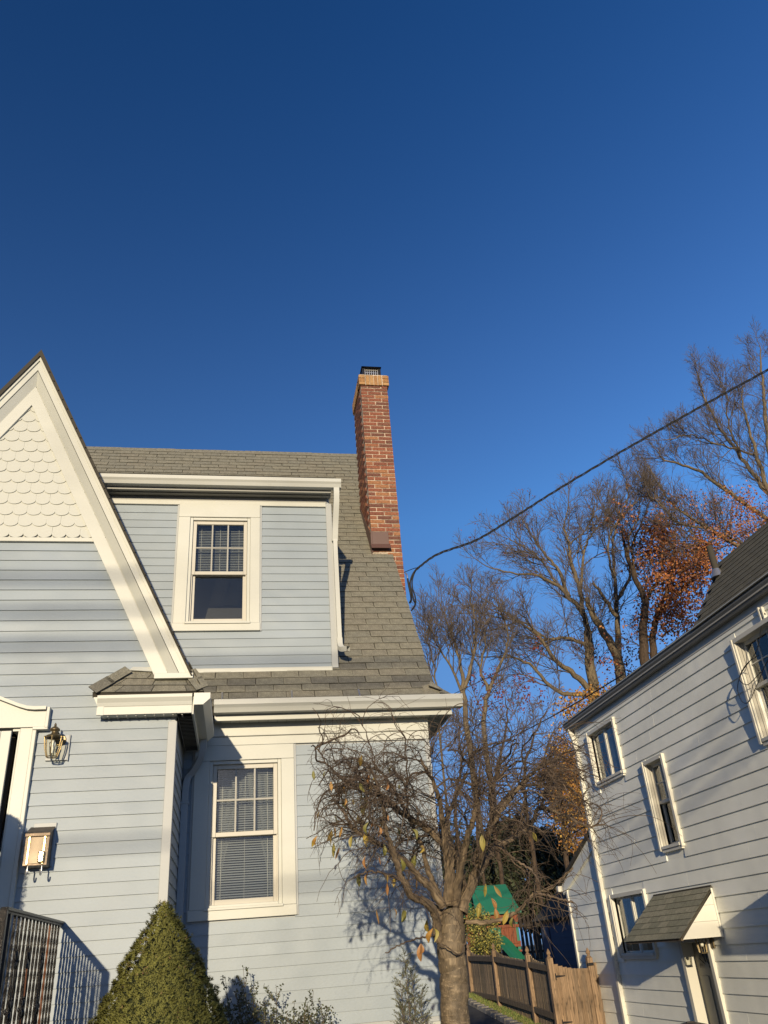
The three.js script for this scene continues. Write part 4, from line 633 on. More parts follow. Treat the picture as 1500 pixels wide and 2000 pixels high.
// ---------------------------------------------------------------- wooden fence and gate
{
  const f = thing('wooden_fence', [6.0, -1.3, -20], 'weathered wooden picket fence of stepped panels with carved post tops', 'fence');
  const r = rng(54), finial = (x, y, z, s = 1) => { const p = [[0, 0], [0.05, 0], [0.05, 0.012], [0.028, 0.03], [0.024, 0.045], [0.04, 0.07], [0.042, 0.085], [0.03, 0.115], [0.015, 0.145], [0, 0.165]].map(([a, b]) => new THREE.Vector2(a * s, b * s)); const g = new THREE.LatheGeometry(p, 14); g.translate(x, y, z); return g; };
  const posts = [[-25.7, 0.12], [-23.25, 0.10], [-20.85, 0.065], [-18.35, -0.05], [-17.05, -0.12]];
  const X0 = 5.96;
  posts.forEach(([z, top], i) => { const y0 = groundY(X0, z) - 0.1, yt = top - 0.165; const o = part(f, 'post', B(WORLD, X0 - 0.055, X0 + 0.055, y0, yt, z - 0.055, z + 0.055, 0.008), M.picket[2]); part(o, 'post_cap', finial(X0, yt, z), M.picket[0]); });
  for (let i = 0; i < posts.length - 1; i++) {
    const [za, ta] = posts[i], [zb, tb] = posts[i + 1], len = zb - za, n = Math.round((len - 0.11) / 0.098);
    const ya = ta - 0.34, yb2 = tb - 0.34, topAt = (t) => lerp(ya, yb2, t) + 0.02;
    for (let k = 0; k < n; k++) {
      const t = (k + 0.5) / n, z = za + 0.055 + (len - 0.11) * t, y0 = groundY(X0, z) + 0.03, sc = i > 0 ? 0.11 * Math.exp(-t * 7) + 0.02 * Math.exp(-(1 - t) * 9) : 0.03 * Math.exp(-t * 6), y1 = topAt(t) + 0.05 + sc;
      part(f, 'picket', B(WORLD, X0 + 0.02 + rnd(-0.003, 0.003, r), X0 + 0.04, y0, y1 + rnd(-0.006, 0.006, r), z - 0.044, z + 0.044, 0.003), pick(M.oldPicket, r));
    }
    for (const dy of [-0.07, -0.86]) part(f, 'rail', (() => { const p = (z, y) => [V(X0 - 0.045, y, z), V(X0 + 0.018, y, z), V(X0 + 0.018, y + 0.1, z), V(X0 - 0.045, y + 0.1, z)], a = p(za + 0.05, topAt(0) + dy), b = p(zb - 0.05, topAt(1) + dy); return hull([a, b, [a[0], b[0], b[3], a[3]], [a[3], b[3], b[2], a[2]], [a[0], a[1], b[1], b[0]], [a[1], a[2], b[2], b[1]]]); })(), M.rail);
  }
  const gt = thing('wooden_gate', [6.4, -1.6, -17.05], 'pale wooden picket gate with a dipped top closing the gap to the white house', 'gate');
  const gz = -17.04, xr = 6.76;
  part(gt, 'post', [B(WORLD, xr - 0.055, xr + 0.055, -1.75, -0.33, gz - 0.055, gz + 0.055, 0.008)], M.picket[2]); part(gt, 'post_cap', finial(xr, -0.33, gz, 1.05), M.picket[0]);
  const n = 8; for (let k = 0; k < n; k++) { const t = (k + 0.5) / n, x = lerp(X0 + 0.06, xr - 0.05, t), y1 = -0.38 - 0.10 * Math.sin(Math.min(1, t * 1.15) * 1.9) - 0.03 * t; part(gt, 'picket', B(WORLD, x - 0.0425, x + 0.0425, -1.6, y1 + rnd(-0.005, 0.005, r), gz + 0.0, gz + 0.02, 0.003), pick(M.picket, r)); }
  for (let k = 0; k < 2; k++) part(gt, 'picket', B(WORLD, xr + 0.06 + k * 0.088, xr + 0.142 + k * 0.088, -1.7, -0.42 - k * 0.05, gz + 0.0, gz + 0.02, 0.003), M.picket[3]);
  for (const y of [-0.6, -1.35]) { part(gt, 'rail', B(WORLD, X0 + 0.06, xr - 0.06, y - 0.045, y + 0.045, gz - 0.04, gz - 0.002, 0.004), M.picket[3]); part(gt, 'hinge', [X(FACE(gz + 0.021), [[X0 + 0.06, y - 0.05], [X0 + 0.075, y - 0.02], [X0 + 0.26, y - 0.008], [X0 + 0.26, y + 0.008], [X0 + 0.075, y + 0.02], [X0 + 0.06, y + 0.05]], 0, 0.004), B(WORLD, X0 + 0.045, X0 + 0.062, y - 0.055, y + 0.055, gz + 0.056, gz + 0.062)], M.black); }
  part(gt, 'latch', B(WORLD, xr - 0.07, xr + 0.05, -0.47, -0.42, gz + 0.056, gz + 0.075, 0.006), M.black);
}
// ---------------------------------------------------------------- back yard: play tower, shed, far fence
{
  const t = thing('play_tower', [8.2, -0.8, -28.5], 'wooden play tower with green roof and green slide in the back yard', 'playset');
  const x0 = 7.55, x1 = 8.93, zf = -28.0, zb = -29.4, cx = (x0 + x1) / 2, ym = 0.92, yt = 1.78;
  part(t, 'roof', [slab([V(x0 - 0.02, ym, zf + 0.12), V(x1 + 0.1, ym, zf + 0.12), V(x1 - 0.06, yt, -28.65), V(x0 + 0.1, yt, -28.65)], 0.05), slab([V(x1 + 0.1, ym, zb - 0.12), V(x0 - 0.02, ym, zb - 0.12), V(x0 + 0.1, yt, -28.75), V(x1 - 0.06, yt, -28.75)], 0.05)], M.green);
  part(t, 'roof_edge', B(WORLD, x0 - 0.04, x1 + 0.12, ym - 0.05, ym + 0.03, zf + 0.09, zf + 0.15, 0.01), M.green);
  for (const x of [x0 + 0.06, x1 - 0.06]) for (const z of [zf - 0.06, zb + 0.06]) part(t, 'post', B(WORLD, x - 0.05, x + 0.05, -0.8, ym + 0.1, z - 0.05, z + 0.05, 0.01), z === zf - 0.06 && x > cx ? M.green : M.redwood);
  const arch = []; for (let k = 0; k <= 10; k++) { const a = Math.PI * k / 10; arch.push([cx - 0.35 + 0.24 * Math.cos(a), 0.62 + 0.17 * Math.sin(a)]); } const arch2 = arch.map(([x, y]) => [x + 0.7, y]);
  part(t, 'fascia', X(FACE(zf - 0.02), rect(x0, x1, 0.62, 0.9), 0, 0.03, [arch.slice().reverse(), arch2.slice().reverse()]), M.redwood);
  for (let k = 0; k < 9; k++) { const x = lerp(x0 + 0.1, x1 - 0.1, (k + 0.5) / 9); part(t, 'panel_board', B(WORLD, x - 0.064, x + 0.064, 0.02, 0.5, zf - 0.02, zf, 0.006), M.redwood); }
  part(t, 'floor', [B(WORLD, x0, x1, -0.08, 0.02, zb, zf + 0.005, 0.01), B(WORLD, x0, x1, 0.47, 0.56, zf, zf + 0.03, 0.008), B(WORLD, x0, x1, 0.02, 0.08, zf, zf + 0.03, 0.008)], M.redwood);
  part(t, 'rear_panel', B(WORLD, x0, x1, 0.02, 0.5, zb, zb + 0.03), M.redwood);
  const sl = []; for (let k = 0; k <= 12; k++) { const u = k / 12; sl.push([V(8.05 + 0.75 * u, 0.15 - 0.95 * (u * u * (3 - 2 * u)), zf + 0.1 + 1.3 * u)]); }
  const faces = []; for (let k = 0; k < 12; k++) { const a = sl[k][0], b = sl[k + 1][0], s = V(0.2, 0, -0.12), up = V(0, 0.16, 0), P = (p, q, h) => p.clone().addScaledVector(s, q).addScaledVector(up, h); faces.push([P(a, -1, 0), P(b, -1, 0), P(b, 1, 0), P(a, 1, 0)], [P(a, -1, 1), P(b, -1, 1), P(b, -1, 0), P(a, -1, 0)], [P(a, 1, 0), P(b, 1, 0), P(b, 1, 1), P(a, 1, 1)]); }
  part(t, 'slide', [hull(faces), B(WORLD, 7.8, 8.3, 0.1, 0.5, zf + 0.02, zf + 0.08, 0.02)], M.green);
  part(t, 'ladder_rung', [0, 1, 2].map((k) => B(WORLD, 8.55, 8.9, -0.62 + k * 0.2, -0.56 + k * 0.2, zf + 0.05, zf + 0.1)), M.redwood);
}
{
  const s = thing('garden_shed', [10.4, -0.9, -22.9], 'dark blue boarded shed in the shade behind the white house', 'shed');
  const xa = 8.5, xb = 12.6, za = -24.6, zb = -20.6, wall = part(s, 'wall', [B(WORLD, xa, xb, -1.4, 0.6, za, zb), X(FACE(zb - 0.05), [[xa, 0.6], [xb, 0.6], [(xa + xb) / 2, 2.3]], 0, 0.05)], M.shed);
  siding(wall, SIDE(xa), -0.9, 9, 0.16, 0.014, () => [za + 0.75, zb - 0.06], [], [M.shed]);
  part(s, 'door', B(SIDE(xa), za + 0.06, za + 0.68, -0.9, 0.5, 0, 0.03, 0.005), M.shed);
  part(s, 'roof', [slab([V(xa - 0.2, 0.52, za - 0.2), V(xa - 0.2, 0.52, zb + 0.2), V((xa + xb) / 2, 2.35, zb + 0.2), V((xa + xb) / 2, 2.35, za - 0.2)], 0.07), slab([V(xb + 0.2, 0.52, zb + 0.2), V(xb + 0.2, 0.52, za - 0.2), V((xa + xb) / 2, 2.35, za - 0.2), V((xa + xb) / 2, 2.35, zb + 0.2)], 0.07)], M.roofBase);
  const f = thing('back_fence', [9, -0.6, -33], 'dark slatted fence along the back of the yard beyond the shed', 'fence');
  const r = rng(7); for (let x = 4; x < 16; x += 0.16) part(f, 'picket', B(WORLD, x, x + 0.11, -0.7, 0.95 + rnd(-0.02, 0.02, r), -33.02, -33, 0.004), M.darkFence);
  for (let x = 4; x < 16; x += 2.4) part(f, 'post', B(WORLD, x - 0.05, x + 0.05, -0.8, 1.15, -33.12, -33.025, 0.008), M.picket[2]);
  part(f, 'rail', [B(WORLD, 4, 16, 0.55, 0.64, -33.06, -33.022), B(WORLD, 4, 16, -0.35, -0.26, -33.06, -33.022)], M.darkFence);
}
{
  const t = thing('trash_can', [6.45, -2.2, -12.75], 'dark lidded trash can standing beside the awning door', 'trash can');
  const b = new THREE.CylinderGeometry(0.27, 0.22, 0.9, 28); b.translate(6.42, -1.72, -12.75); part(t, 'body', b, M.bin);
  const l = new THREE.LatheGeometry([[0, 0.075], [0.12, 0.07], [0.22, 0.045], [0.29, 0.0], [0.3, -0.05], [0.285, -0.05]].map((p) => new THREE.Vector2(...p)), 32); l.translate(6.42, -1.235, -12.75); part(t, 'lid', l, M.bin);
  part(t, 'handle', [B(WORLD, 6.36, 6.48, -1.175, -1.145, -12.77, -12.73, 0.008), B(WORLD, 6.10, 6.15, -1.5, -1.42, -12.82, -12.68, 0.01)], M.bin);
}
// ---------------------------------------------------------------- plants
// leaves or needles as small faces with a colour of their own
class Leaves {
  constructor() { this.p = []; this.n = []; this.c = []; }
  quad(x, y, z, ax, up, nr, w, l, col) {   // a pointed leaf: two faces along an axis
    const b = [x, y, z], m = [x + up.x * l * 0.5, y + up.y * l * 0.5, z + up.z * l * 0.5], t = [x + up.x * l, y + up.y * l, z + up.z * l];
    const L = [m[0] - ax.x * w, m[1] - ax.y * w, m[2] - ax.z * w], Rr = [m[0] + ax.x * w, m[1] + ax.y * w, m[2] + ax.z * w];
    for (const q of [b, t, L, b, Rr, t]) { this.p.push(...q); this.n.push(nr.x, nr.y, nr.z); this.c.push(...col); }
  }
  rand(x, y, z, w, l, col, r, bias = null) {
    const up = V(r() * 2 - 1, r() * 2 - 1, r() * 2 - 1); if (bias) up.multiplyScalar(0.8).add(bias); up.normalize();
    const ax = V(r() * 2 - 1, r() * 2 - 1, r() * 2 - 1); ax.addScaledVector(up, -ax.dot(up)).normalize(); const n = V(0, 0, 0).crossVectors(ax, up);
    this.quad(x, y, z, ax, up, n, w, l, col);
  }
  geo() { const g = new THREE.BufferGeometry(); g.setAttribute('position', new THREE.Float32BufferAttribute(this.p, 3)); g.setAttribute('normal', new THREE.Float32BufferAttribute(this.n, 3)); g.setAttribute('color', new THREE.Float32BufferAttribute(this.c, 3)); return g; }
}
const tint = (c, f) => c.map((v) => v * f);
const rdir = (r) => V(r() * 2 - 1, r() * 2 - 1, r() * 2 - 1).normalize();
// --- trees far behind: limbs that follow those of the photograph at each tree's own distance, and twigs grown from them
function growTwigs(T, limb, opt, r, tips) {
  const { n, len, rad, levels, rise = 0.35, spread = 0.75, from = 0.25, min = 0.011 } = opt;
  const sub = (p0, d0, L, r0, lev) => {
    const k = lev > 2 ? 9 : lev > 1 ? 6 : 4, pts = [p0.clone()], d = d0.clone(), bend = rdir(r).multiplyScalar(0.07).add(V(0, 0.06 * rise + 0.02, 0));
    for (let i = 0; i < k; i++) { d.add(rdir(r).multiplyScalar(0.13)).add(bend).normalize(); pts.push(pts[i].clone().addScaledVector(d, L / k)); }
    T.add(pts, Math.max(min, r0), Math.max(min * 0.7, r0 * 0.35), lev > 2 ? 5 : lev > 1 ? 4 : 3);
    tips.push(pts[k]); if (lev <= 1) { tips.push(pts[Math.floor(k / 2)]); return; }
    const m = lev > 2 ? 9 : 6; let ang = r() * 6.28;
    for (let j = 0; j < m; j++) {
      const f = 0.22 + 0.76 * (j + 0.5 * r()) / m, q = Math.min(k - 1, Math.floor(f * k)), p = pts[q].clone().lerp(pts[q + 1], f * k - q), t = V(0, 0, 0).subVectors(pts[q + 1], pts[q]).normalize();
      ang += 2.4 + rnd(-0.5, 0.5, r); const u = V(0, 0, 0).crossVectors(t, V(0.31, 0.2, 0.93)).normalize(), w = V(0, 0, 0).crossVectors(t, u), s = u.multiplyScalar(Math.cos(ang)).addScaledVector(w, Math.sin(ang));
      sub(p, t.multiplyScalar(0.8).addScaledVector(s, spread * rnd(0.6, 1.05, r)).add(V(0, rise * 0.3, 0)).normalize(), L * (0.62 - 0.3 * f) * rnd(0.75, 1.15, r), r0 * (0.6 - 0.2 * f), lev - 1);
    }
  };
  for (let i = 0; i < n; i++) {
    const f = from + (1 - from) * ((i + r()) / n), s = f * (limb.length - 1), a = Math.min(limb.length - 2, Math.floor(s)), p = limb[a].clone().lerp(limb[a + 1], s - a), t = V(0, 0, 0).subVectors(limb[a + 1], limb[a]).normalize();
    const d = t.multiplyScalar(0.75).addScaledVector(rdir(r), spread).add(V(0, rise * 0.8, 0)).normalize();
    sub(p, d, len * (1.2 - 0.6 * f) * rnd(0.65, 1.15, r), rad * (1.1 - 0.6 * f), levels);
  }
  const e = limb.length - 1; sub(limb[e], V(0, 0, 0).subVectors(limb[e], limb[e - 1]).normalize(), len * 0.7, rad * 0.7, levels);
}
function farTree(name, label, category, group, z, limbs, opt, leafSpec, seed, zoom) {
  const r = rng(seed), P = ([x, y], dz) => { const [px, py] = zoom(x, y); return at(px, py, z + dz); };
  const first = limbs[0].pts[0], foot = P(first, 0), t = thing(name, [foot.x, groundY(foot.x, z), z], label, category, group);
  const trunk = new Tubes(), tw = new Tubes(), tips = [], all = [];
  limbs.forEach((l, k) => {
    let dz = l.dz ?? rnd(-0.4, 0.4, r), pts = l.pts.map((p, i) => P(p, (l.z0 || 0) + dz * i * (opt.depth || 1)));
    if (k === 0 || l.root) { const b = pts[0].clone(); b.y = groundY(b.x, z) - 0.3; b.x += rnd(-0.3, 0.3, r); pts.unshift(b); }
    const c = curve(pts, pts.length * 4).map((p, i) => p.add(rdir(r).multiplyScalar(0.05)));
    trunk.add(c, l.r[0], l.r[1], 7); all.push(c);
    if (!l.bare) growTwigs(tw, c, { ...opt, n: Math.round(opt.n * (l.d ?? 1)), from: l.from ?? (k === 0 ? 0.55 : 0.15) }, r, tips);
  });
  put(t, 'trunk', trunk.geo(), opt.mat || M.bark); put(t, 'twigs', tw.geo(), opt.twigMat || M.twig, { kind: 'stuff' });
  if (leafSpec) {
    const lv = new Leaves();
    for (const s of leafSpec) {
      if (s.tips) for (const p of tips) { if (s.box && !s.box(p)) continue; if (r() > s.tips) continue; for (let k = 0; k < s.n; k++) lv.rand(p.x + rnd(-s.j, s.j, r), p.y + rnd(-s.j, s.j, r), p.z + rnd(-s.j, s.j, r), s.w * rnd(0.6, 1.2, r), s.l * rnd(0.7, 1.2, r), tint(pick(s.cols, r), rnd(0.6, 1.2, r)), r, V(0, -0.5, 0)); }
      if (s.blobs) for (const [x, y, rad, cnt] of s.blobs) { const c = P([x, y], 0); for (let k = 0; k < cnt; k++) { const q = rdir(r).multiplyScalar(rad * Math.pow(r(), 0.42)), cl = c.clone().add(q); for (let m = 0; m < s.n; m++) lv.rand(cl.x + rnd(-s.j, s.j, r), cl.y + rnd(-s.j, s.j, r), cl.z + rnd(-s.j, s.j, r), s.w * rnd(0.6, 1.2, r), s.l * rnd(0.7, 1.2, r), tint(pick(s.cols, r), rnd(0.55, 1.25, r)), r, V(0, -0.4, 0)); } }
    }
    put(t, 'foliage', lv.geo(), M.leaf, { kind: 'stuff' });
  }
  return t;
}
const Z5 = (x, y) => [780 + x / 2.0833, 600 + y / 2.0833];
const GREY = 'bare autumn trees behind the houses';
const brown = [[0.40, 0.135, 0.04], [0.48, 0.18, 0.05], [0.30, 0.095, 0.032], [0.58, 0.26, 0.085]], redl = [[0.20, 0.045, 0.035], [0.26, 0.065, 0.042], [0.15, 0.04, 0.04]], orng = [[0.52, 0.25, 0.045], [0.58, 0.32, 0.06], [0.42, 0.18, 0.04], [0.6, 0.38, 0.08]];
farTree('bare_tree', 'broad bare tree of forked grey limbs standing midway between the two roofs', 'tree', GREY, -40, [
  { pts: [[802, 1640], [780, 1480], [768, 1320]], r: [0.36, 0.24], dz: 0 }, { pts: [[768, 1325], [742, 1240], [690, 1180], [640, 1130], [560, 1092], [470, 1085], [350, 1055]], r: [0.17, 0.03] }, { pts: [[742, 1240], [735, 1150], [702, 1050], [690, 970], [672, 900], [690, 800]], r: [0.15, 0.03] },
  { pts: [[735, 1150], [745, 1050], [762, 960], [800, 905], [850, 870]], r: [0.10, 0.02] }, { pts: [[690, 1180], [640, 1060], [590, 1000], [540, 930], [500, 860]], r: [0.12, 0.02] }, { pts: [[782, 1560], [700, 1485], [640, 1440], [560, 1330], [470, 1270], [350, 1190]], r: [0.18, 0.03] },
  { pts: [[768, 1380], [690, 1345], [600, 1352], [500, 1335]], r: [0.12, 0.03] }, { pts: [[600, 1352], [520, 1290], [400, 1260], [300, 1235]], r: [0.07, 0.02] }, { pts: [[780, 1580], [640, 1560], [540, 1460], [470, 1430], [380, 1425]], r: [0.13, 0.03] }, { pts: [[690, 970], [760, 900], [800, 830], [830, 810]], r: [0.05, 0.02] }, { pts: [[640, 1130], [560, 1010], [480, 960], [440, 940]], r: [0.07, 0.02] },
], { n: 11, len: 3.1, rad: 0.04, levels: 3, rise: 0.3, min: 0.0085 }, [{ tips: 0.015, n: 2, j: 0.15, w: 0.04, l: 0.13, cols: redl }, { blobs: [[760, 1620, 1.5, 160], [700, 1655, 1.2, 140], [820, 1580, 0.8, 70]], n: 4, j: 0.25, w: 0.06, l: 0.16, cols: orng }, { blobs: [[780, 1390, 1.3, 40], [850, 1240, 1.1, 26]], n: 4, j: 0.25, w: 0.05, l: 0.14, cols: redl }], 101, Z5);
farTree('bare_tree', 'slim bare tree just right of the blue house roof corner', 'tree', GREY, -36, [
  { pts: [[272, 1690], [262, 1560], [240, 1420], [205, 1310], [165, 1210]], r: [0.16, 0.02], dz: 0 }, { pts: [[262, 1560], [300, 1410], [312, 1290], [285, 1180]], r: [0.10, 0.02] }, { pts: [[262, 1580], [200, 1450], [160, 1390], [130, 1320]], r: [0.07, 0.015] }, { root: 1, pts: [[345, 1690], [362, 1560], [425, 1420], [440, 1340], [420, 1260]], r: [0.14, 0.02] }, { pts: [[362, 1560], [330, 1460], [350, 1370], [340, 1290]], r: [0.08, 0.02] }, { root: 1, pts: [[150, 1560], [140, 1450], [115, 1370], [110, 1300]], r: [0.06, 0.015] },
], { n: 12, len: 2.6, rad: 0.032, levels: 3, rise: 0.45, min: 0.0078 }, [{ blobs: [[330, 1560, 1.3, 44], [430, 1555, 1.3, 60], [520, 1570, 1.0, 50], [540, 1390, 0.5, 12]], n: 4, j: 0.2, w: 0.05, l: 0.13, cols: redl }], 102, Z5);
farTree('bare_tree', 'leaning tree with a broken limb beside the rusty oak', 'tree', GREY, -38, [
  { pts: [[905, 1540], [890, 1430], [832, 1320], [785, 1245], [760, 1180]], r: [0.34, 0.12], dz: 0 }, { pts: [[890, 1425], [886, 1300], [882, 1200], [872, 1050], [868, 950]], r: [0.19, 0.05] }, { pts: [[868, 960], [892, 860], [930, 775], [912, 690]], r: [0.07, 0.02] }, { pts: [[885, 1260], [832, 1180], [790, 1122]], r: [0.12, 0.07], bare: 1 }, { pts: [[872, 1100], [850, 990], [870, 900], [960, 800], [990, 760]], r: [0.07, 0.02] }, { pts: [[882, 1200], [940, 1090], [930, 960], [975, 850], [980, 790]], r: [0.1, 0.02] },
], { n: 10, len: 2.7, rad: 0.035, levels: 3, rise: 0.4, min: 0.0082 }, [{ blobs: [[900, 1400, 1.2, 40], [950, 1430, 1.0, 40], [880, 1460, 0.9, 30]], n: 4, j: 0.25, w: 0.05, l: 0.14, cols: [...redl, ...brown] }], 103, Z5);
farTree('oak_tree', 'oak tree full of rusty brown leaves behind the white house roof', 'tree', null, -34, [
  { pts: [[1003, 1460], [992, 1310], [1000, 1200], [962, 1100], [922, 1000], [905, 900]], r: [0.28, 0.05], dz: 0 }, { root: 1, pts: [[1042, 1460], [1032, 1330], [1050, 1250], [1100, 1110], [1120, 950], [1095, 880]], r: [0.22, 0.03] }, { pts: [[1000, 1200], [1060, 1090], [1070, 980], [1050, 900]], r: [0.1, 0.02] }, { pts: [[1050, 1250], [1150, 1150], [1210, 1080], [1240, 1020]], r: [0.1, 0.02] }, { pts: [[962, 1100], [950, 960], [1000, 850], [1020, 790]], r: [0.07, 0.02] },
], { n: 9, len: 1.9, rad: 0.03, levels: 3, rise: 0.25, min: 0.008, mat: M.barkDark, twigMat: M.barkDark }, [{ tips: 0.05, n: 4, j: 0.18, w: 0.05, l: 0.16, cols: brown }, { blobs: [[1110, 1010, 2.1, 520], [1170, 1080, 1.5, 300], [1060, 930, 1.2, 190], [1110, 1180, 1.7, 300], [1060, 1270, 1.3, 170], [1150, 1240, 1.0, 110], [1000, 1000, 0.9, 70], [1220, 1010, 1.0, 90]], n: 5, j: 0.3, w: 0.055, l: 0.17, cols: brown }], 104, Z5);
farTree('bare_tree', 'tall bare tree with a wide fan of fine branches towering over the white house', 'tree', GREY, -27, [
  { pts: [[1640, 1300], [1590, 1050], [1545, 850]], r: [0.3, 0.2], dz: 0 }, { pts: [[1545, 860], [1500, 740], [1450, 590], [1405, 430], [1392, 330]], r: [0.13, 0.02] }, { pts: [[1500, 760], [1390, 610], [1305, 490], [1235, 350], [1212, 265]], r: [0.1, 0.02] }, { pts: [[1545, 850], [1510, 600], [1485, 400], [1475, 260], [1465, 150]], r: [0.14, 0.02] }, { pts: [[1510, 870], [1340, 755], [1200, 655], [1085, 625], [1050, 590]], r: [0.1, 0.02] },
  { pts: [[1590, 1050], [1450, 1000], [1260, 900], [1110, 800], [1015, 645]], r: [0.12, 0.02] }, { pts: [[1260, 900], [1130, 870], [1060, 800], [1010, 760]], r: [0.05, 0.02] }, { pts: [[1390, 610], [1340, 480], [1330, 350], [1300, 290]], r: [0.05, 0.02] }, { pts: [[1590, 1000], [1600, 700], [1560, 400], [1540, 150]], r: [0.13, 0.02] }, { pts: [[1450, 600], [1310, 560], [1180, 520], [1090, 540]], r: [0.05, 0.02] }, { pts: [[1450, 1000], [1330, 930], [1230, 960], [1180, 900]], r: [0.06, 0.02] },
], { n: 20, len: 1.95, rad: 0.022, levels: 3, rise: 0.4, min: 0.0058, depth: 0.6 }, [{ blobs: [[1200, 830, 1.0, 130], [1330, 870, 1.2, 150], [1440, 820, 1.1, 120], [1290, 930, 1.0, 150], [1400, 930, 1.0, 140], [1120, 800, 0.7, 40], [1480, 900, 0.9, 170], [1250, 980, 0.8, 150], [1360, 780, 0.9, 110]], n: 4, j: 0.2, w: 0.035, l: 0.11, cols: brown }], 105, Z5);
farTree('autumn_tree', 'small tree of orange and yellow leaves behind the corner of the white house', 'tree', null, -27, [
  { pts: [[690, 2350], [670, 2100], [650, 1950], [690, 1850]], r: [0.12, 0.03], dz: 0 }, { pts: [[670, 2100], [720, 2000], [760, 1880]], r: [0.06, 0.02] }, { pts: [[660, 2050], [600, 1950], [620, 1850]], r: [0.06, 0.02] },
], { n: 6, len: 0.9, rad: 0.02, levels: 2, rise: 0.3, min: 0.008, mat: M.barkDark }, [{ blobs: [[690, 1850, 0.85, 430], [640, 1930, 0.8, 360], [745, 1940, 0.8, 400], [680, 2020, 0.85, 380], [760, 2060, 0.7, 260], [720, 2150, 0.7, 200], [800, 2010, 0.5, 80], [650, 1780, 0.45, 50]], n: 5, j: 0.16, w: 0.035, l: 0.1, cols: orng }], 106, Z5);
farTree('bare_shrub_tree', 'low tangle of dark bare stems behind the cherry tree', 'tree', null, -30, [
  { pts: [[230, 2050], [250, 1850], [240, 1700]], r: [0.08, 0.02], dz: 0 }, { root: 1, pts: [[380, 2050], [400, 1860], [440, 1700], [430, 1600]], r: [0.09, 0.02] }, { root: 1, pts: [[520, 2080], [510, 1880], [550, 1740], [600, 1640]], r: [0.09, 0.02] }, { root: 1, pts: [[310, 2050], [330, 1880], [310, 1730]], r: [0.06, 0.02] },
], { n: 7, len: 1.6, rad: 0.024, levels: 3, rise: 0.4, min: 0.008, mat: M.barkDark }, null, 107, Z5);
// --- dark evergreen beyond the play tower
function evergreen(name, label, category, z, shapes, cols, seed, w, l) {
  const r = rng(seed), c0 = at(...shapes[0].slice(0, 2), z), t = thing(name, [c0.x, groundY(c0.x, z), z], label, category);
  const lv = new Leaves(), tk = new Tubes(); tk.add([V(c0.x, groundY(c0.x, z) - 0.2, z), V(c0.x + 0.1, c0.y, z), V(c0.x, c0.y + 0.5, z)], 0.14, 0.04, 8);
  for (const [px, py, rx, ry, n, dz] of shapes) { const c = at(px, py, z + (dz || 0)); for (let i = 0; i < n; i++) { const q = rdir(r), k = Math.pow(r(), 0.25), lump = 0.86 + 0.2 * Math.sin(q.x * 7 + px) * Math.cos(q.y * 8 + py); const x = c.x + q.x * rx * k * lump, y = c.y + q.y * ry * k * lump, zz = c.z + q.z * rx * k * lump; for (let m = 0; m < 4; m++) lv.rand(x + rnd(-0.1, 0.1, r), y + rnd(-0.1, 0.1, r), zz + rnd(-0.1, 0.1, r), w * rnd(0.6, 1.2, r), l * rnd(0.7, 1.3, r), tint(pick(cols, r), rnd(0.5, 1.3, r)), r, V(q.x * 0.7, -0.4, q.z * 0.7)); } }
  put(t, 'trunk', tk.geo(), M.barkDark); put(t, 'foliage', lv.geo(), M.leaf, { kind: 'stuff' }); return t;
}
evergreen('evergreen_tree', 'dark green evergreen tree behind the play tower', 'tree', -34, [[1030, 1700, 1.7, 2.2, 3200], [965, 1720, 1.4, 1.9, 1900], [1085, 1690, 1.0, 1.6, 1300], [1000, 1640, 1.0, 1.1, 900], [1060, 1770, 1.2, 1.1, 1200], [930, 1760, 1.2, 1.4, 900]], [[0.028, 0.04, 0.012], [0.035, 0.05, 0.014], [0.02, 0.03, 0.01], [0.055, 0.06, 0.018]], 201, 0.05, 0.2);
evergreen('evergreen_tree', 'dark evergreen mass low behind the blue house corner', 'tree', -37, [[880, 1720, 2.2, 2.6, 1500], [840, 1790, 2.4, 2.2, 900], [1100, 1750, 1.6, 1.5, 900]], [[0.024, 0.034, 0.012], [0.03, 0.042, 0.014]], 202, 0.06, 0.22);
evergreen('variegated_bush', 'bush with yellow and green leaves beside the green slide', 'bush', -25, [[942, 1822, 0.52, 0.58, 620], [958, 1842, 0.36, 0.4, 260], [930, 1795, 0.3, 0.38, 190]], [[0.40, 0.36, 0.07], [0.5, 0.45, 0.12], [0.10, 0.13, 0.03], [0.07, 0.1, 0.03], [0.3, 0.27, 0.06]], 203, 0.02, 0.06);

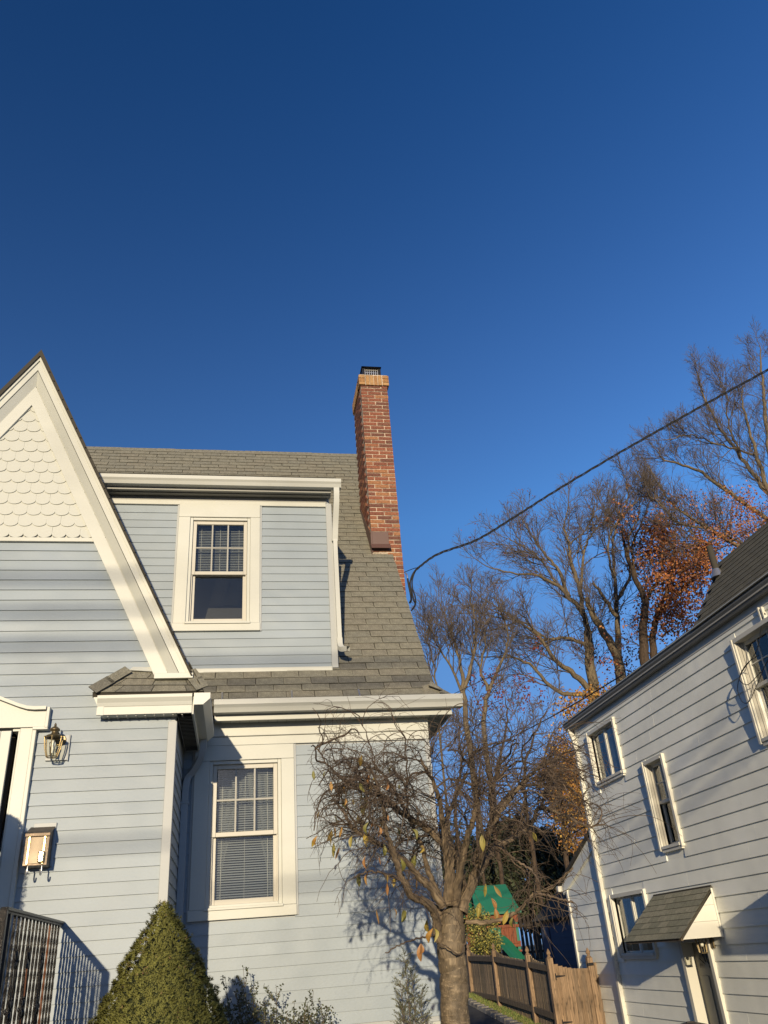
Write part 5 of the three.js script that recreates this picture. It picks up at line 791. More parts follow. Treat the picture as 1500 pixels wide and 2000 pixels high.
// --- weeping cherry in front of the blue house
{
  const t = thing('cherry_tree', [1.5, -1.6, -6.5], 'small weeping cherry tree with bare drooping twigs in front of the blue house', 'tree'), r = rng(303);
  const zt = -6.5, Zb = (x, y, dz) => at(580 + x / 2.5, 1350 + y / 2.5, zt + dz);
  const trunk = new Tubes(), tw = new Tubes();
  const foot = at(889, 2000, zt), d = 0.098;
  const spine = [V(foot.x + 0.02, -1.75, zt), V(foot.x + 0.01, -1.2, zt), V(foot.x, foot.y, zt), at(886, 1900, zt), at(880, 1850, zt), at(882, 1810, zt), at(884, 1780, zt)];
  const sc = curve(spine, 60); trunk.add(sc.map((p, i) => p.clone().add(V(0.004 * Math.sin(i * 1.3), 0, 0.004 * Math.cos(i * 1.7)))), (q) => (q < 0.15 ? lerp(0.15, 0.102, q / 0.15) : q < 0.8 ? 0.1 : lerp(0.104, 0.07, (q - 0.8) / 0.2)) + 0.003 * Math.sin(q * 60), 0, 24);
  put(t, 'trunk', trunk.geo(), M.cherryBark);
  const limbs = [
    [[[690, 1210, 0.02], [672, 1090, 0.12], [640, 1040, 0.2], [560, 1000, 0.3], [525, 930, 0.4], [492, 860, 0.45], [462, 760, 0.5], [432, 680, 0.5], [420, 560, 0.45], [398, 480, 0.4], [330, 440, 0.4]], 0.036, 0.010],
    [[[715, 1050, 0.05], [655, 965, 0.12], [592, 900, 0.2], [545, 842, 0.25], [490, 800, 0.3], [380, 740, 0.35], [300, 690, 0.35], [250, 650, 0.4]], 0.034, 0.008],
    [[[738, 1050, 0], [745, 900, 0.02], [735, 780, 0.0], [690, 720, -0.1], [620, 660, -0.12], [505, 590, -0.15], [425, 520, -0.15], [330, 490, -0.1], [230, 440, -0.1]], 0.046, 0.009],
    [[[760, 1050, -0.04], [800, 910, -0.12], [772, 800, -0.2], [722, 700, -0.25], [732, 620, -0.28], [765, 540, -0.3], [800, 460, -0.25], [830, 400, -0.2]], 0.045, 0.010],
    [[[800, 1080, 0.02], [868, 900, 0.0], [882, 800, 0.05], [930, 700, 0.1], [952, 600, 0.12], [942, 500, 0.2], [990, 390, 0.2]], 0.044, 0.010],
    [[[800, 1060, -0.05], [900, 870, -0.1], [962, 770, -0.2], [1080, 700, -0.3], [1150, 640, -0.35], [1180, 572, -0.3], [1290, 600, -0.25], [1420, 660, -0.2], [1500, 648, -0.2]], 0.036, 0.007],
    [[[830, 1130, 0.06], [960, 1122, 0.15], [1060, 1085, 0.2], [1112, 1040, 0.25], [1160, 985, 0.25], [1230, 968, 0.25], [1345, 865, 0.3]], 0.018, 0.006],
    [[[1165, 985, 0.25], [1250, 1005, 0.3], [1350, 1032, 0.35]], 0.010, 0.008],
    [[[965, 745, 0.1], [1060, 820, 0.25], [1150, 880, 0.3], [1190, 945, 0.3]], 0.012, 0.006],
    [[[700, 1160, 0.05], [690, 1000, -0.12], [640, 870, -0.3], [610, 760, -0.4], [560, 650, -0.45], [470, 470, -0.4], [380, 360, -0.35]], 0.03, 0.008],
    [[[770, 1040, 0.05], [820, 760, 0.3], [860, 620, 0.45], [880, 480, 0.5], [850, 330, 0.45]], 0.034, 0.009],
    [[[870, 900, 0.0], [960, 640, 0.35], [1060, 500, 0.45], [1150, 400, 0.45], [1230, 340, 0.4]], 0.026, 0.008],
    [[[740, 900, 0.0], [700, 560, 0.3], [660, 430, 0.45], [600, 330, 0.45]], 0.026, 0.008],
    [[[520, 930, 0.4], [450, 900, 0.5], [360, 880, 0.55], [280, 905, 0.5]], 0.010, 0.005],
    [[[700, 1190, 0.02], [600, 1205, 0.25], [520, 1230, 0.35], [430, 1280, 0.4]], 0.008, 0.004],
    [[[830, 1200, 0.02], [790, 1290, 0.14], [740, 1250, 0.18], [690, 1235, 0.15]], 0.007, 0.004],
    [[[950, 600, 0.12], [1080, 470, -0.1], [1180, 460, -0.3], [1300, 480, -0.35]], 0.02, 0.007],
    [[[230, 440, -0.1], [150, 360, -0.1], [105, 290, -0.05], [75, 260, -0.05]], 0.009, 0.005],
  ];
  const anchor = [];
  for (const [pts, r0, r1] of limbs) {
    const c = curve(pts.map((p) => Zb(...p)), pts.length * 7).map((p) => p.add(rdir(r).multiplyScalar(0.006)));
    const L = new Tubes().add(c, (q) => lerp(r0, r1, Math.pow(q, 0.8)) * (1 + 0.09 * Math.sin(q * 37 + r0 * 900)), 0, 9); put(t, 'limb', L.geo(), r0 > 0.012 ? M.cherryLimb : M.cherryTwig);
    for (let i = 0; i < c.length; i++) { const q = i / c.length; anchor.push({ p: c[i], t: V(0, 0, 0).subVectors(c[Math.min(c.length - 1, i + 1)], c[Math.max(0, i - 1)]).normalize(), q, r: lerp(r0, r1, q) }); }
  }
  // arching shoots from the upper limbs, and drooping twigs from the shoots
  const heart = Zb(770, 620, 0), up = anchor.filter((a) => a.p.y > 0.62 && a.q > 0.3), low = anchor.filter((a) => a.p.y <= 0.75 && a.p.y > 0.2);
  const shootEnds = [], inv = CAM.clone().invert(), pxOf = (p) => { const q = p.clone().applyMatrix4(inv); return 750 + 1569.486 * q.x / -q.z; };
  const dead = []; for (let i = 0; i < 14; i++) dead.push(V(0, -50, 0));
  const shoot = (p0, d0, L, rad, droop, k, sides = 4, wob = 0.34) => { const pts = [p0.clone()], dd = d0.clone(); for (let i = 0; i < k; i++) { dd.add(rdir(r).multiplyScalar(wob)).add(V(0, -droop / k * (0.5 + i / k), 0)).normalize(); pts.push(pts[i].clone().addScaledVector(dd, L / k)); } const ex = pxOf(pts[k]); if (ex < 596 + 60 * r() * r() || (wob > 0.2 && ex > 1120 + 200 * r())) return dead; tw.add(pts, rad, Math.max(0.0011, rad * 0.45), sides); return pts; };
  // spread evenly over the width of the crown
  const even = (list) => { const x = 622 + 520 * r(); let best = null, bd = 1e9; for (let k = 0; k < 14; k++) { const a = pick(list, r), dd = Math.abs((a.px ??= pxOf(a.p)) - x); if (dd < bd) { bd = dd; best = a; } } return best; };
  // crooked boughs between the limbs and the shoots
  const boughs = [];
  for (let i = 0; i < 78; i++) { const a = even(up), out = V(a.p.x - heart.x, 0, a.p.z - heart.z).normalize(), b = shoot(a.p, out.multiplyScalar(rnd(0.2, 1.1, r)).add(V(rnd(-0.7, 0.7, r), rnd(-0.1, 0.9, r), rnd(-0.7, 0.7, r))).normalize(), rnd(0.3, 0.7, r), rnd(0.006, 0.011, r), rnd(0.2, 1.1, r), 10, 6, 0.5); if (b !== dead) for (const p of b.slice(2)) boughs.push({ p }); }
  for (let i = 0; i < 470; i++) {
    const a = i % 3 ? even(boughs) : even(up), out = V(a.p.x - heart.x, 0, (a.p.z - heart.z)).normalize(), dir = out.multiplyScalar(rnd(0.1, 1.0, r)).add(V(rnd(-0.5, 0.5, r), rnd(0.0, 0.85, r), rnd(-0.6, 0.6, r))).normalize();
    const s = shoot(a.p, dir, rnd(0.2, 0.55, r), rnd(0.0028, 0.0058, r), rnd(0.3, 1.5, r), 8);
    for (let j = 0; j < 7; j++) { const q = 2 + Math.floor(r() * 6.5), tt = V(0, 0, 0).subVectors(s[Math.min(8, q + 1)], s[q - 1]).normalize(); const s2 = shoot(s[Math.min(8, q)], tt.multiplyScalar(0.9).add(V(rnd(-0.8, 0.8, r), rnd(-0.55, 0.5, r), rnd(-0.8, 0.8, r))).normalize(), rnd(0.10, 0.36, r), rnd(0.0016, 0.0028, r), rnd(0.1, 1.2, r), 5, 3); if (s2 === dead || s === dead) continue; shootEnds.push(s2); if (r() < 0.45) { const m = s2[2 + Math.floor(r() * 3)]; shoot(m, rdir(r).add(V(0, -0.3, 0)).normalize(), rnd(0.05, 0.16, r), 0.0015, 0.7, 3, 3); } }
  }
  for (let i = 0; i < 120; i++) { const a = pick(low, r); if (a.r > 0.03 && r() < 0.6) continue; const s = shoot(a.p, a.t.clone().multiplyScalar(0.3).add(V(rnd(-1, 1, r), rnd(-0.5, 0.6, r), rnd(-0.7, 0.7, r))).normalize(), rnd(0.12, 0.5, r), rnd(0.0022, 0.004, r), rnd(0.6, 1.7, r), 7); shootEnds.push(s); for (let j = 0; j < 3; j++) { const s2 = shoot(s[2 + Math.floor(r() * 5)], rdir(r).add(V(0, -0.4, 0)).normalize(), rnd(0.08, 0.25, r), 0.0018, 0.8, 4, 3); shootEnds.push(s2); } }
  // long whips to the right, over the white house, and two high arcs over the gutter
  const far = anchor.filter((a) => a.p.x > 1.95 && a.p.y > 0.55); for (let i = 0; i < 26; i++) { const a = pick(far, r), s = shoot(a.p, V(rnd(0.1, 1, r), rnd(-0.5, 0.7, r), rnd(-0.6, 0.6, r)).normalize(), rnd(0.25, 0.75, r), rnd(0.0022, 0.0036, r), rnd(0.5, 1.5, r), 9, 3, 0.16); shootEnds.push(s); for (let j = 0; j < 3; j++) shoot(s[3 + Math.floor(r() * 5)], V(rnd(-0.2, 1, r), rnd(-0.9, 0.3, r), rnd(-0.6, 0.6, r)).normalize(), rnd(0.1, 0.3, r), 0.0018, 0.8, 4, 3); }
  const arcs = [[[650, 300, 0.2], [720, 120, 0.3], [800, 60, 0.35], [870, 90, 0.4], [920, 160, 0.4], [950, 250, 0.4]], [[420, 380, 0.2], [440, 230, 0.25], [520, 200, 0.3], [600, 250, 0.3]], [[520, 330, -0.1], [560, 210, -0.1], [640, 190, 0], [700, 230, 0]], [[280, 420, 0], [330, 260, 0.05], [420, 210, 0.1], [500, 290, 0.1]], [[1180, 460, -0.3], [1290, 330, -0.3], [1400, 290, -0.3], [1480, 330, -0.3], [1530, 420, -0.3]], [[640, 330, 0], [720, 170, 0.0], [830, 130, 0], [900, 190, 0]], [[120, 300, 0], [160, 250, 0], [260, 205, 0], [330, 240, 0]]];
  for (const a of arcs) tw.add(curve(a.map((p) => Zb(...p)), 24), 0.0042, 0.0016, 4);
  put(t, 'twigs', tw.geo(), M.cherryTwig, { kind: 'stuff' });
  // last leaves, each by itself
  const lg = [0, 1, 2].map((k) => { const g = new THREE.PlaneGeometry(0.03, 0.085, 4, 8), p = g.attributes.position; for (let i = 0; i < p.count; i++) { const v = p.getY(i) / 0.085 + 0.5, u = p.getX(i) / 0.015, w = Math.pow(Math.sin(Math.PI * clamp(1 - v, 0.001, 1)), 0.75) * (0.75 + 0.5 * (1 - v) * v * 2); p.setXYZ(i, u * 0.0155 * w, -0.085 * (1 - v), 0.006 * Math.abs(u) * w * (k - 0.4) * 2 + 0.012 * Math.sin((1 - v) * (2 + k))); } g.computeVertexNormals(); return fin([g]); });
  const lm = [[0.42, 0.30, 0.05], [0.46, 0.25, 0.06], [0.36, 0.30, 0.07], [0.40, 0.19, 0.06], [0.22, 0.21, 0.05], [0.30, 0.2, 0.05]].map((c) => new THREE.MeshPhysicalMaterial({ color: C(...c), roughness: 0.6, side: THREE.DoubleSide, transmission: 0.3, thickness: 0 }));
  const b = baseOf(t), spots = [[45, 415], [105, 585], [225, 540], [230, 610], [225, 650], [190, 600], [165, 680], [150, 690], [185, 745], [280, 690], [335, 690], [300, 545], [400, 600], [485, 665], [330, 890], [320, 905], [465, 920], [440, 950], [415, 1080], [535, 1070], [545, 1085], [520, 1270], [615, 1170], [650, 1135], [640, 1180], [590, 910], [740, 735], [890, 705], [905, 990], [930, 1010], [950, 970], [1030, 1080], [1000, 1140], [965, 1160], [955, 1150], [925, 930], [1115, 695], [1148, 690], [210, 780], [500, 805], [1010, 605], [575, 800], [395, 735], [430, 740], [350, 630], [915, 1040], [470, 1030], [550, 1220]];
  for (const [x, y] of spots) {
    let best = null, bd = 1e9; const w = Zb(x, y, 0.1); for (const s of shootEnds) { if (s === dead) continue; const q = s[s.length - 2]; const dd = Math.hypot(q.x / q.z - w.x / w.z, q.y / q.z - w.y / w.z); if (dd < bd) { bd = dd; best = q; } }
    const o = mesh(t, 'leaf', pick(lg, r), pick(lm, r)); o.position.copy(best).sub(b); const s = rnd(0.85, 1.35, r); o.scale.set(s, s, s); o.rotation.set(rnd(-0.5, 0.5, r), rnd(-1.2, 1.2, r), rnd(-0.5, 0.5, r));
  }
  for (const [k, n] of [[0, 110]]) for (let i = 0; i < n; i++) { const s = pick(shootEnds, r), q = s[s.length - 1]; if (q.x > 1.25 || q.y < -9 || q.y > 1.35) continue; const o = mesh(t, 'leaf', pick(lg, r), pick(lm, r)); o.position.copy(q).sub(b); const z = rnd(0.45, 0.95, r); o.scale.set(z, z, z); o.rotation.set(rnd(-0.5, 0.5, r), rnd(-1.2, 1.2, r), rnd(-0.5, 0.5, r)); }
}
// --- clipped conical spruce at the corner of the bay
{
  const ax = -0.485, az = -6.22, ay = 0.41, by = -1.35, r = rng(404), t = thing('dwarf_spruce', [ax, by, az], 'dense green cone-shaped spruce at the corner of the blue house bay', 'shrub');
  const rad = (d) => 0.018 + 0.62 * d * (1 - 0.16 * d) , pos = [], nor = [], col = [];
  const core = new THREE.LatheGeometry(Array.from({ length: 22 }, (_, i) => { const d = (i / 21) * (ay - by); return new THREE.Vector2(Math.max(0.001, rad(d) - 0.045), ay - 0.03 - d); }), 40); core.translate(ax, 0, az);
  part(t, 'crown', core, S(C(0.018, 0.024, 0.006), 0.95));
  const nz = tileNoise(71, 26, 18), nz2 = tileNoise(72, 60, 44);
  for (let i = 0; i < 34000; i++) {
    const d = Math.pow(r(), 0.6) * 1.25, th = r() * 6.2832, lump = 0.06 * (nz(th / 6.2832, d * 0.9) - 0.5) + 0.06 * (nz2(th / 6.2832, d * 0.9) - 0.55), R = rad(d) * (1 + 0.03 * Math.sin(th * 2 + d * 5) + 0.015 * Math.sin(th * 5 - d * 9)) + lump - r() * 0.022 + (r() < 0.008 ? 0.025 : 0), cx = Math.cos(th), sz = Math.sin(th);
    const x = ax + cx * R, y = ay - d + 0.01, z = az + sz * R, out = V(cx, 0.45, sz).normalize(), g = rnd(0.72, 1.2, r) * (1 + 2.2 * lump), brn = r() < 0.012 || (nz(th / 6.2832 + 0.37, d * 0.7) > 0.93 && r() < 0.7);
    for (let k = 0; k < 5; k++) {
      const dir = out.clone().addScaledVector(rdir(r), 0.75).normalize(), s = V(0, 0, 0).crossVectors(dir, rdir(r)).normalize().multiplyScalar(0.0022), L = rnd(0.014, 0.027, r);
      if (V(0, 0, 0).crossVectors(s, dir).dot(out) < 0) s.negate();
      pos.push(x - s.x, y - s.y, z - s.z, x + s.x, y + s.y, z + s.z, x + dir.x * L, y + dir.y * L, z + dir.z * L);
      for (let m = 0; m < 3; m++) { nor.push(out.x, out.y, out.z); const tipf = m === 2 ? 1.35 : 0.8; col.push(...(brn ? [0.2 * g, 0.13 * g, 0.06 * g] : [0.14 * g * tipf, 0.14 * g * tipf, 0.03 * g])); }
    }
  }
  const g = new THREE.BufferGeometry(); g.setAttribute('position', new THREE.Float32BufferAttribute(pos, 3)); g.setAttribute('normal', new THREE.Float32BufferAttribute(nor, 3)); g.setAttribute('color', new THREE.Float32BufferAttribute(col, 3));
  put(t, 'needles', g, M.needle, { kind: 'stuff' });
}
// --- leafy shrub and thin young conifer against the front wall
{
  const r = rng(505), t = thing('shrub', [0.35, -1.3, -8.1], 'small loose dark-leaved shrub against the blue wall beside the spruce', 'shrub'), st = new Tubes(), lv = new Leaves();
  const tops = [[475, 1890], [440, 1908], [496, 1925], [540, 1926], [515, 1955], [575, 1955], [612, 1936], [600, 1960], [640, 1968], [560, 1975], [460, 1940], [480, 1960], [530, 1985], [620, 1990], [590, 1990], [450, 1975]];
  tops.forEach(([px, py], k) => {
    const z = -8.1 + rnd(-0.25, 0.3, r), tip = at(px, py, z), foot = V(lerp(tip.x, 0.3, 0.55), -1.35, z + rnd(-0.1, 0.1, r)), c = curve([foot, foot.clone().lerp(tip, 0.5).add(V(rnd(-0.05, 0.05, r), 0.05, 0)), tip], 16); st.add(c, 0.006, 0.0016, 5);
    const side = (cc, f0) => { for (let i = 2; i < cc.length; i++) { const p = cc[i], q = i / cc.length; if (q < f0) continue; for (let m = 0; m < 3; m++) { const d = rdir(r).add(V(0, 0.35, 0)).normalize(); lv.rand(p.x, p.y, p.z, 0.0075 * rnd(0.7, 1.2, r), rnd(0.018, 0.03, r), tint(pick([[0.06, 0.075, 0.03], [0.085, 0.095, 0.04], [0.045, 0.055, 0.025], [0.11, 0.10, 0.05]], r), rnd(0.7, 1.3, r)), r, d); } } };
    side(c, 0.35);
    for (let j = 0; j < 9; j++) { const i = 7 + Math.floor(r() * 8), p = c[Math.min(16, i)], tw = [p.clone()], d = V(rnd(-0.8, 0.8, r), rnd(0.3, 1, r), rnd(-0.6, 0.6, r)).normalize(); for (let m = 0; m < 9; m++) { d.add(rdir(r).multiplyScalar(0.12)).normalize(); tw.push(tw[m].clone().addScaledVector(d, rnd(0.012, 0.024, r))); } st.add(tw, 0.0025, 0.001, 3); side(tw, 0.1); }
  });
  for (let i = 0; i < 5200; i++) { const px = rnd(440, 650, r), py = 1962 + Math.pow(r(), 0.7) * 190 - (px < 520 ? 12 * r() : 0), p = at(px, py, -8.1 + rnd(-0.3, 0.35, r)); lv.rand(p.x, p.y, p.z, 0.008 * rnd(0.7, 1.2, r), rnd(0.018, 0.032, r), tint(pick([[0.05, 0.062, 0.025], [0.075, 0.085, 0.035], [0.04, 0.05, 0.02], [0.10, 0.095, 0.045]], r), rnd(0.6, 1.3, r)), r, V(0, 0.3, 0)); }
  put(t, 'stems', st.geo(), M.cherryTwig, { kind: 'stuff' }); put(t, 'foliage', lv.geo(), M.leaf, { kind: 'stuff' });
}
{
  const r = rng(606), t = thing('young_conifer', [1.47, -1.3, -8.0], 'thin wispy young conifer against the wall just left of the cherry trunk', 'shrub'), st = new Tubes(), lv = new Leaves();
  const top = at(790, 1868, -8.0), foot = V(1.47, -1.35, -8.0);
  for (const [dx, h] of [[0, 1], [0.05, 0.9], [-0.05, 0.86], [0.1, 0.78], [-0.03, 0.7]]) {
    const c = curve([foot.clone().add(V(dx * 0.4, 0, 0)), foot.clone().lerp(top, 0.5 * h).add(V(dx, 0, rnd(-0.05, 0.05, r))), V(lerp(foot.x, top.x, h) + dx * 1.2, lerp(foot.y, top.y, h), -8 + rnd(-0.06, 0.06, r))], 26); st.add(c, 0.006, 0.0015, 5);
    for (let i = 8; i < 27; i++) for (let k = 0; k < 3; k++) { const p = c[i], L = 0.17 * (1.15 - i / 27) + 0.035, d = V(rnd(-1, 1, r), rnd(0.25, 0.9, r), rnd(-0.7, 0.7, r)).normalize(), tw = [p.clone()]; for (let m = 0; m < 6; m++) { d.add(rdir(r).multiplyScalar(0.1)).normalize(); tw.push(tw[m].clone().addScaledVector(d, L / 6)); } st.add(tw, 0.0018, 0.0009, 3); for (let m = 1; m < 7; m++) for (let q = 0; q < 3; q++) lv.rand(tw[m].x, tw[m].y, tw[m].z, 0.0026, rnd(0.02, 0.038, r), tint(pick([[0.13, 0.14, 0.075], [0.18, 0.18, 0.11], [0.10, 0.11, 0.06]], r), rnd(0.75, 1.25, r)), r, d.clone().multiplyScalar(1.2)); }
  }
  put(t, 'stems', st.geo(), M.cherryTwig, { kind: 'stuff' }); put(t, 'foliage', lv.geo(), M.leaf, { kind: 'stuff' });
}
// ---------------------------------------------------------------- small things on the front of the blue house
{ // carriage lantern beside the door
  const t = thing('wall_lantern', [-1.52, 1.72, -7.26], 'old brass carriage lantern with a clear bulb on the blue wall, above the mailbox', 'wall lamp');
  const x = -1.535, z = -7.155, yb = 1.635, yt = 1.79;
  part(t, 'mounting_block', [B(FB, -1.61, -1.435, 1.625, 1.835, 0, 0.03, 0.003), B(FB, -1.435, -1.425, 1.62, 1.84, 0, 0.034, 0.003)], M.sidingTrim);
  const cyl = new THREE.CylinderGeometry(0.078, 0.066, 0.09, 6, 1, true); cyl.translate(x, yt - 0.045, z); const cy2 = new THREE.CylinderGeometry(0.066, 0.045, 0.072, 6, 1, true); cy2.translate(x, yb + 0.03, z);
  const bars = new Tubes(); for (let k = 0; k < 6; k++) { const a = k * Math.PI / 3, P = (R, y) => V(x + R * Math.sin(a), y, z + R * Math.cos(a)); bars.add([P(0.078, yt), P(0.0665, yt - 0.09), P(0.0455, yb - 0.006)], 0.0042, 0.0042, 6); const b = (k + 1) * Math.PI / 3, Q = (R, y) => V(x + R * Math.sin(b), y, z + R * Math.cos(b)); bars.add([P(0.078, yt), Q(0.078, yt)], 0.005, 0.005, 6); bars.add([P(0.0455, yb - 0.006), Q(0.0455, yb - 0.006)], 0.005, 0.005, 6); }
  part(t, 'glass', [cyl, cy2], M.lampGlass); put(t, 'frame', bars.geo(), M.brass);
  const lid = new THREE.LatheGeometry([[0.08, 0], [0.055, 0.018], [0.026, 0.03], [0.022, 0.05], [0.042, 0.056], [0.04, 0.07], [0.02, 0.086], [0.008, 0.094], [0.011, 0.104], [0.004, 0.118], [0, 0.124]].map((p) => new THREE.Vector2(...p)), 18); lid.translate(x, yt, z); part(t, 'cap', lid, M.brassDull);
  const bb = new THREE.LatheGeometry([[0.0, 0.1], [0.014, 0.098], [0.024, 0.078], [0.024, 0.06], [0.012, 0.035], [0.012, 0.0], [0, 0]].map((p) => new THREE.Vector2(...p)), 16); bb.translate(x, yb + 0.025, z); part(t, 'bulb', bb, M.bulb);
  const bp = new THREE.CylinderGeometry(0.045, 0.05, 0.02, 24); bp.rotateX(Math.PI / 2); bp.translate(x + 0.03, 1.79, -7.26); part(t, 'wall_plate', [bp, new Tubes().add(curve([V(x + 0.03, 1.79, -7.26), V(x + 0.03, 1.82, -7.21), V(x + 0.012, 1.845, -7.175), V(x, 1.84, z)], 10), 0.009, 0.008, 7).geo()], M.brassDull);
}
{ // mailbox
  const t = thing('mailbox', [-1.54, 0.95, -7.27], 'metal wall mailbox with a brown sloping lid and shining brass front, below the lantern', 'mailbox');
  const xa = -1.645, xb = -1.47, zf = -7.135, zw = -7.28;
  part(t, 'mounting_block', B(FB, -1.63, -1.455, 0.8, 1.13, 0, 0.026, 0.003), M.sidingTrim);
  part(t, 'body', X(EAST(xa), [[-zf, 0.80], [-zf, 1.03], [-zw, 1.095], [-zw, 0.79]], 0, xb - xa), M.mailLid);
  part(t, 'lid', [slab([V(xa - 0.008, 1.03, zf + 0.012), V(xb + 0.008, 1.03, zf + 0.012), V(xb + 0.008, 1.102, zw), V(xa - 0.008, 1.102, zw)], 0.006), B(WORLD, xa - 0.008, xb + 0.008, 1.008, 1.036, zf + 0.002, zf + 0.014, 0.004)], M.mailLid);
  part(t, 'front_panel', (() => { const g = new THREE.PlaneGeometry(xb - xa - 0.016, 0.19, 14, 8), p = g.attributes.position; for (let i = 0; i < p.count; i++) { const u = p.getX(i) / (xb - xa); p.setZ(i, 0.008 * (1 - 4 * u * u)); } g.computeVertexNormals(); g.translate((xa + xb) / 2, 0.908, zf + 0.001); return g; })(), M.mailFront);
  for (const x of [xa + 0.03, xb - 0.03]) part(t, 'front_strip', B(WORLD, x - 0.009, x + 0.009, 0.805, 1.01, zf + 0.006, zf + 0.013, 0.004), M.brass);
  part(t, 'latch', B(WORLD, xb - 0.066, xb - 0.016, 0.812, 0.90, zf + 0.008, zf + 0.034, 0.02), new THREE.MeshStandardMaterial({ color: C(0.85, 0.66, 0.36), metalness: 1, roughness: 0.16 }));  // polished convex plate added to reflect a sun glint, no real latch
  for (const x of [xa + 0.035, xb - 0.035]) part(t, 'paper_hook', new Tubes().add(curve([V(x, 0.81, zf - 0.02), V(x, 0.75, zf - 0.02), V(x + 0.002, 0.728, zf + 0.0), V(x + 0.004, 0.735, zf + 0.03), V(x + 0.004, 0.765, zf + 0.04)], 12), 0.006, 0.006, 7).geo(), M.steel);
}
{ // wrought iron railing of the porch
  const X0 = -1.335, yt = 0.395, za = -7.285, zb = -5.5, t = thing('iron_railing', [X0, -0.55, -6.4], 'black wrought iron porch railing with leaf castings against the blue wall', 'railing'), r = rng(808);
  part(t, 'handrail', [B(WORLD, X0 - 0.022, X0 + 0.022, yt - 0.014, yt + 0.006, za, zb, 0.005), B(WORLD, X0 - 0.014, X0 + 0.014, yt - 0.028, yt - 0.014, za, zb, 0.003)], M.iron);
  part(t, 'bottom_rail', B(WORLD, X0 - 0.014, X0 + 0.014, -0.5, -0.475, za, zb, 0.003), M.iron);
  part(t, 'newel_post', [B(WORLD, X0 - 0.02, X0 + 0.02, -0.62, yt, zb - 0.02, zb + 0.02, 0.004), B(WORLD, X0 - 0.016, X0 + 0.016, -0.62, yt - 0.02, zb - 0.13, zb - 0.1, 0.004)], M.iron);
  const twist = (z) => { const n = 40, pos = [], nn = new THREE.BoxGeometry(0.0135, yt - 0.02 + 0.49, 0.0135, 1, n, 1); const p = nn.attributes.position; for (let i = 0; i < p.count; i++) { const y = p.getY(i), a = Math.abs(y) < 0.36 ? y * 22 : Math.sign(y) * 0.36 * 22, x = p.getX(i), zz = p.getZ(i); p.setX(i, x * Math.cos(a) - zz * Math.sin(a)); p.setZ(i, x * Math.sin(a) + zz * Math.cos(a)); } nn.translate(X0, (yt - 0.02 - 0.49) / 2, z); nn.computeVertexNormals(); return nn; };
  let k = 0; const zs = []; for (let z = za + 0.1; z < zb - 0.16; z += 0.108) { part(t, 'baluster', twist(z), k === 3 ? M.rust : M.iron); zs.push(z); k++; }
  for (const i of [4, 8, 11]) if (zs[i + 1]) for (const [y, s] of [[0.13, 1], [-0.13, 1.25], [-0.3, 1]]) { const g = [], cz = (zs[i] + zs[i + 1]) / 2; for (let m = 0; m < 7; m++) { const e = new THREE.SphereGeometry(0.02 * s, 8, 6); e.scale(0.5, 1.1, 0.8); e.rotateX(m * 0.9); e.translate(X0 + rnd(-0.008, 0.008, r), y + 0.03 * Math.cos(m * 0.9) * s, cz + 0.034 * Math.sin(m * 0.9) * s); g.push(e); } part(t, 'leaf_casting', g, M.black); part(t, 'scroll', new Tubes().add(curve([V(X0, y - 0.2, zs[i] + 0.02), V(X0, y - 0.1, cz - 0.02), V(X0, y, cz), V(X0, y + 0.1, cz + 0.02), V(X0, y + 0.18, zs[i + 1] - 0.02)], 14), 0.006, 0.005, 6).geo(), i === 8 ? M.rust : M.iron); }
  const p = thing('porch', [-2.3, -1.2, -6.4], 'concrete front porch below the iron railing', 'porch'); part(p, 'slab', B(WORLD, -3.6, -1.28, -0.75, -0.62, -7.28, -5.4, 0.015), M.concrete); part(p, 'porch_wall', B(WORLD, -3.5, -1.36, -1.7, -0.75, -7.28, -5.5), M.concrete);
}
{ // unseen round-topped evergreen, added out of view to cast the dome shadow by the door
  const r = rng(909), cx = -2.28, cz = -5.8, t = thing('added_evergreen', [cx, -0.62, cz], 'unseen round-topped evergreen in a concrete tub, added to cast the dome shadow by the door', 'plant');
  const prof = [[0.02, 1.52], [0.1, 1.51], [0.2, 1.47], [0.28, 1.39], [0.32, 1.28], [0.33, 1.1], [0.32, 0.7], [0.30, 0.3], [0.24, 0.0], [0.14, -0.08]], c = new THREE.LatheGeometry(prof.slice().reverse().map(([x, y]) => new THREE.Vector2(Math.max(0.001, x - 0.015), y - 0.01)), 36); c.translate(cx, 0, cz); part(t, 'crown', c, S(C(0.02, 0.028, 0.008), 0.95));
  const lv = new Leaves(); for (let i = 0; i < 15000; i++) { const s = r() * (prof.length - 1), k = Math.min(prof.length - 2, Math.floor(s)), f = s - k, R = lerp(prof[k][0], prof[k + 1][0], f) + rnd(-0.015, 0.006, r), y = lerp(prof[k][1], prof[k + 1][1], f), a = r() * 6.2832; lv.rand(cx + R * Math.cos(a), y, cz + R * Math.sin(a), 0.004, rnd(0.016, 0.03, r), tint([0.09, 0.105, 0.03], rnd(0.6, 1.3, r)), r, V(Math.cos(a), 0.4, Math.sin(a))); }
  put(t, 'needles', lv.geo(), M.needle, { kind: 'stuff' });
  const tub = new THREE.LatheGeometry([[0, 0], [0.2, 0], [0.28, 0.4], [0.3, 0.4], [0.3, 0.46], [0.25, 0.46], [0.24, 0.42], [0, 0.42]].map((p) => new THREE.Vector2(...p)), 32); tub.translate(cx, -0.62, cz); part(t, 'tub', tub, M.concrete); part(t, 'stem', new Tubes().add([V(cx, -0.25, cz), V(cx, 0.3, cz)], 0.03, 0.025, 8).geo(), M.barkDark);
}
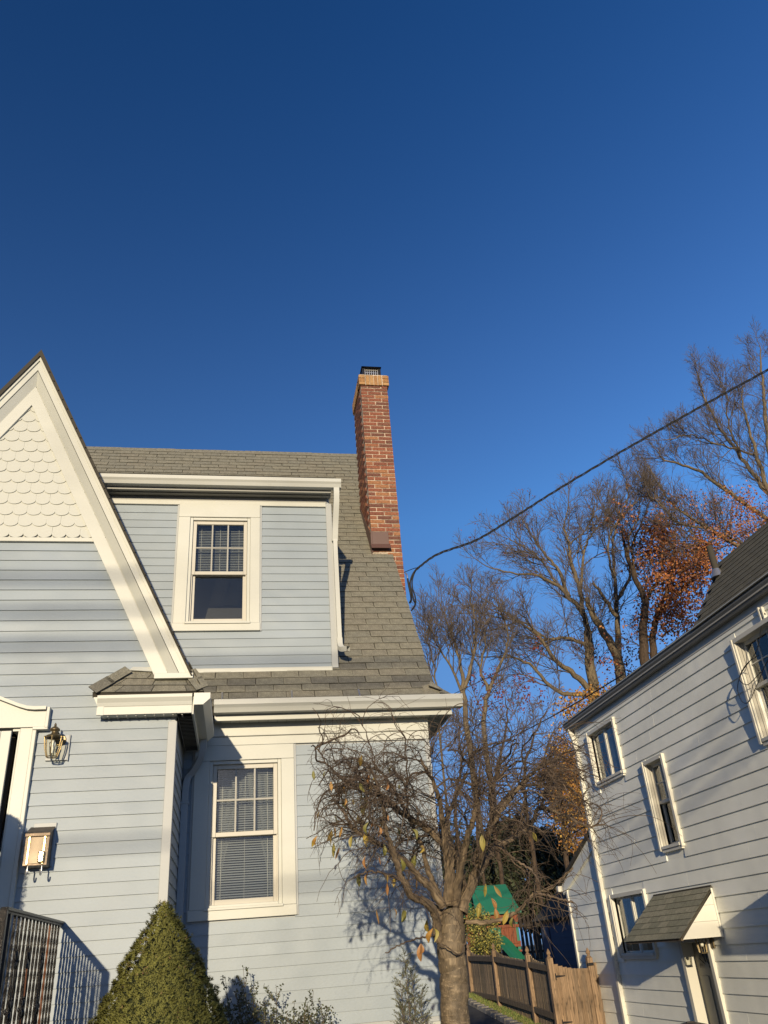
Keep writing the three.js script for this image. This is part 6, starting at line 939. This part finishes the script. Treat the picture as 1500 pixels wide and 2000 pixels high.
// ---------------------------------------------------------------- overhead wires
{
  const ends = [[812, 1113, -10.15], [850, 1085, -10.0], [930, 1055, -9.7], [1000, 1013, -9.4], [1080, 962, -9.05], [1200, 890, -8.5], [1300, 833, -8.05], [1400, 777, -7.6], [1500, 722, -7.1], [1640, 640, -6.3], [1900, 480, -5.0]];
  const c = curve(ends.map((p) => at(...p)), 260), t = thing('service_cable', [2.4, 4.5, -10.2], 'thick twisted black service cable running from the blue house up to the right', 'cable');
  const tw = new Tubes(); for (const ph of [0, 2.1, 4.2]) tw.add(c.map((p, i) => p.clone().add(V(0.006 * Math.sin(i * 0.33 + ph), 0.013 * Math.cos(i * 0.33 + ph), 0.01 * Math.sin(i * 0.33 + ph)))), 0.0072, 0.0072, 6);
  put(t, 'strands', tw.geo(), M.wire);
  const L = (pts, r) => new Tubes().add(curve(pts.map((p) => at(...p)), 40), r, r, 6).geo();
  put(t, 'drip_loop', mergeGeometries([L([[816, 1108, -10.15], [806, 1122, -10.2], [801, 1140, -10.22], [805, 1158, -10.22], [808, 1172, -10.22], [811, 1180, -10.25], [804, 1192, -10.3]], 0.012), L([[815, 1109, -10.15], [809, 1120, -10.2], [805, 1135, -10.2], [806, 1150, -10.2], [811, 1166, -10.2], [811, 1182, -10.24], [803, 1193, -10.3]], 0.010), L([[796, 1130, -10.22], [799, 1146, -10.22], [802, 1160, -10.22], [803, 1172, -10.26], [800, 1178, -10.3]], 0.014)]), M.wire);
  put(t, 'anchor_wire', L([[789, 1118, -10.32], [801, 1113, -10.25], [812, 1109, -10.15]], 0.005), M.wire);
  put(t, 'insulator', L([[792, 1119, -10.25], [795, 1123, -10.23], [796, 1131, -10.22]], 0.010), M.steel);
  const far = (label, pts, r) => { const o = thing('overhead_wire', pts[0] && at(...pts[0]).toArray(), label, 'wire'); put(o, 'strand', new Tubes().add(curve(pts.map((p) => at(...p)), 80), r, r, 6).geo(), M.wire); };
  far('thin dark wire crossing in front of the bare trees and above the vent pipe', [[700, 1430, -26], [880, 1358, -25], [1040, 1277, -23.5], [1260, 1157, -21.5], [1400, 1076, -20.2], [1500, 1016, -19.2], [1700, 900, -17.5]], 0.011);
  far('thicker dark wire running down to the left from the gutter of the white house', [[900, 1490, -26], [1045, 1417, -23], [1130, 1370, -21], [1216, 1318, -18.5]], 0.016);
  // unseen lines added behind the viewer to cast soft shade bands on the bay
  [[7.1, 14.2, 0.03], [7.42, 14.2, 0.028], [7.78, 14.3, 0.032], [5.35, 14.0, 0.022]].forEach(([y, z, rr], k) => { const o = thing('added_street_line', [0, y, z], ['second lowest', 'third lowest', 'topmost', 'lowest'][k] + ' unseen line added over the street for its soft shadow band', 'wire'); put(o, 'strand', new Tubes().add(curve([V(-40, y + 1.2, z), V(-20, y + 0.2, z), V(0, y, z), V(20, y + 0.25, z), V(40, y + 1.2, z)], 60), rr, rr, 6).geo(), M.wire); });
}
renderer.render(scene, camera);
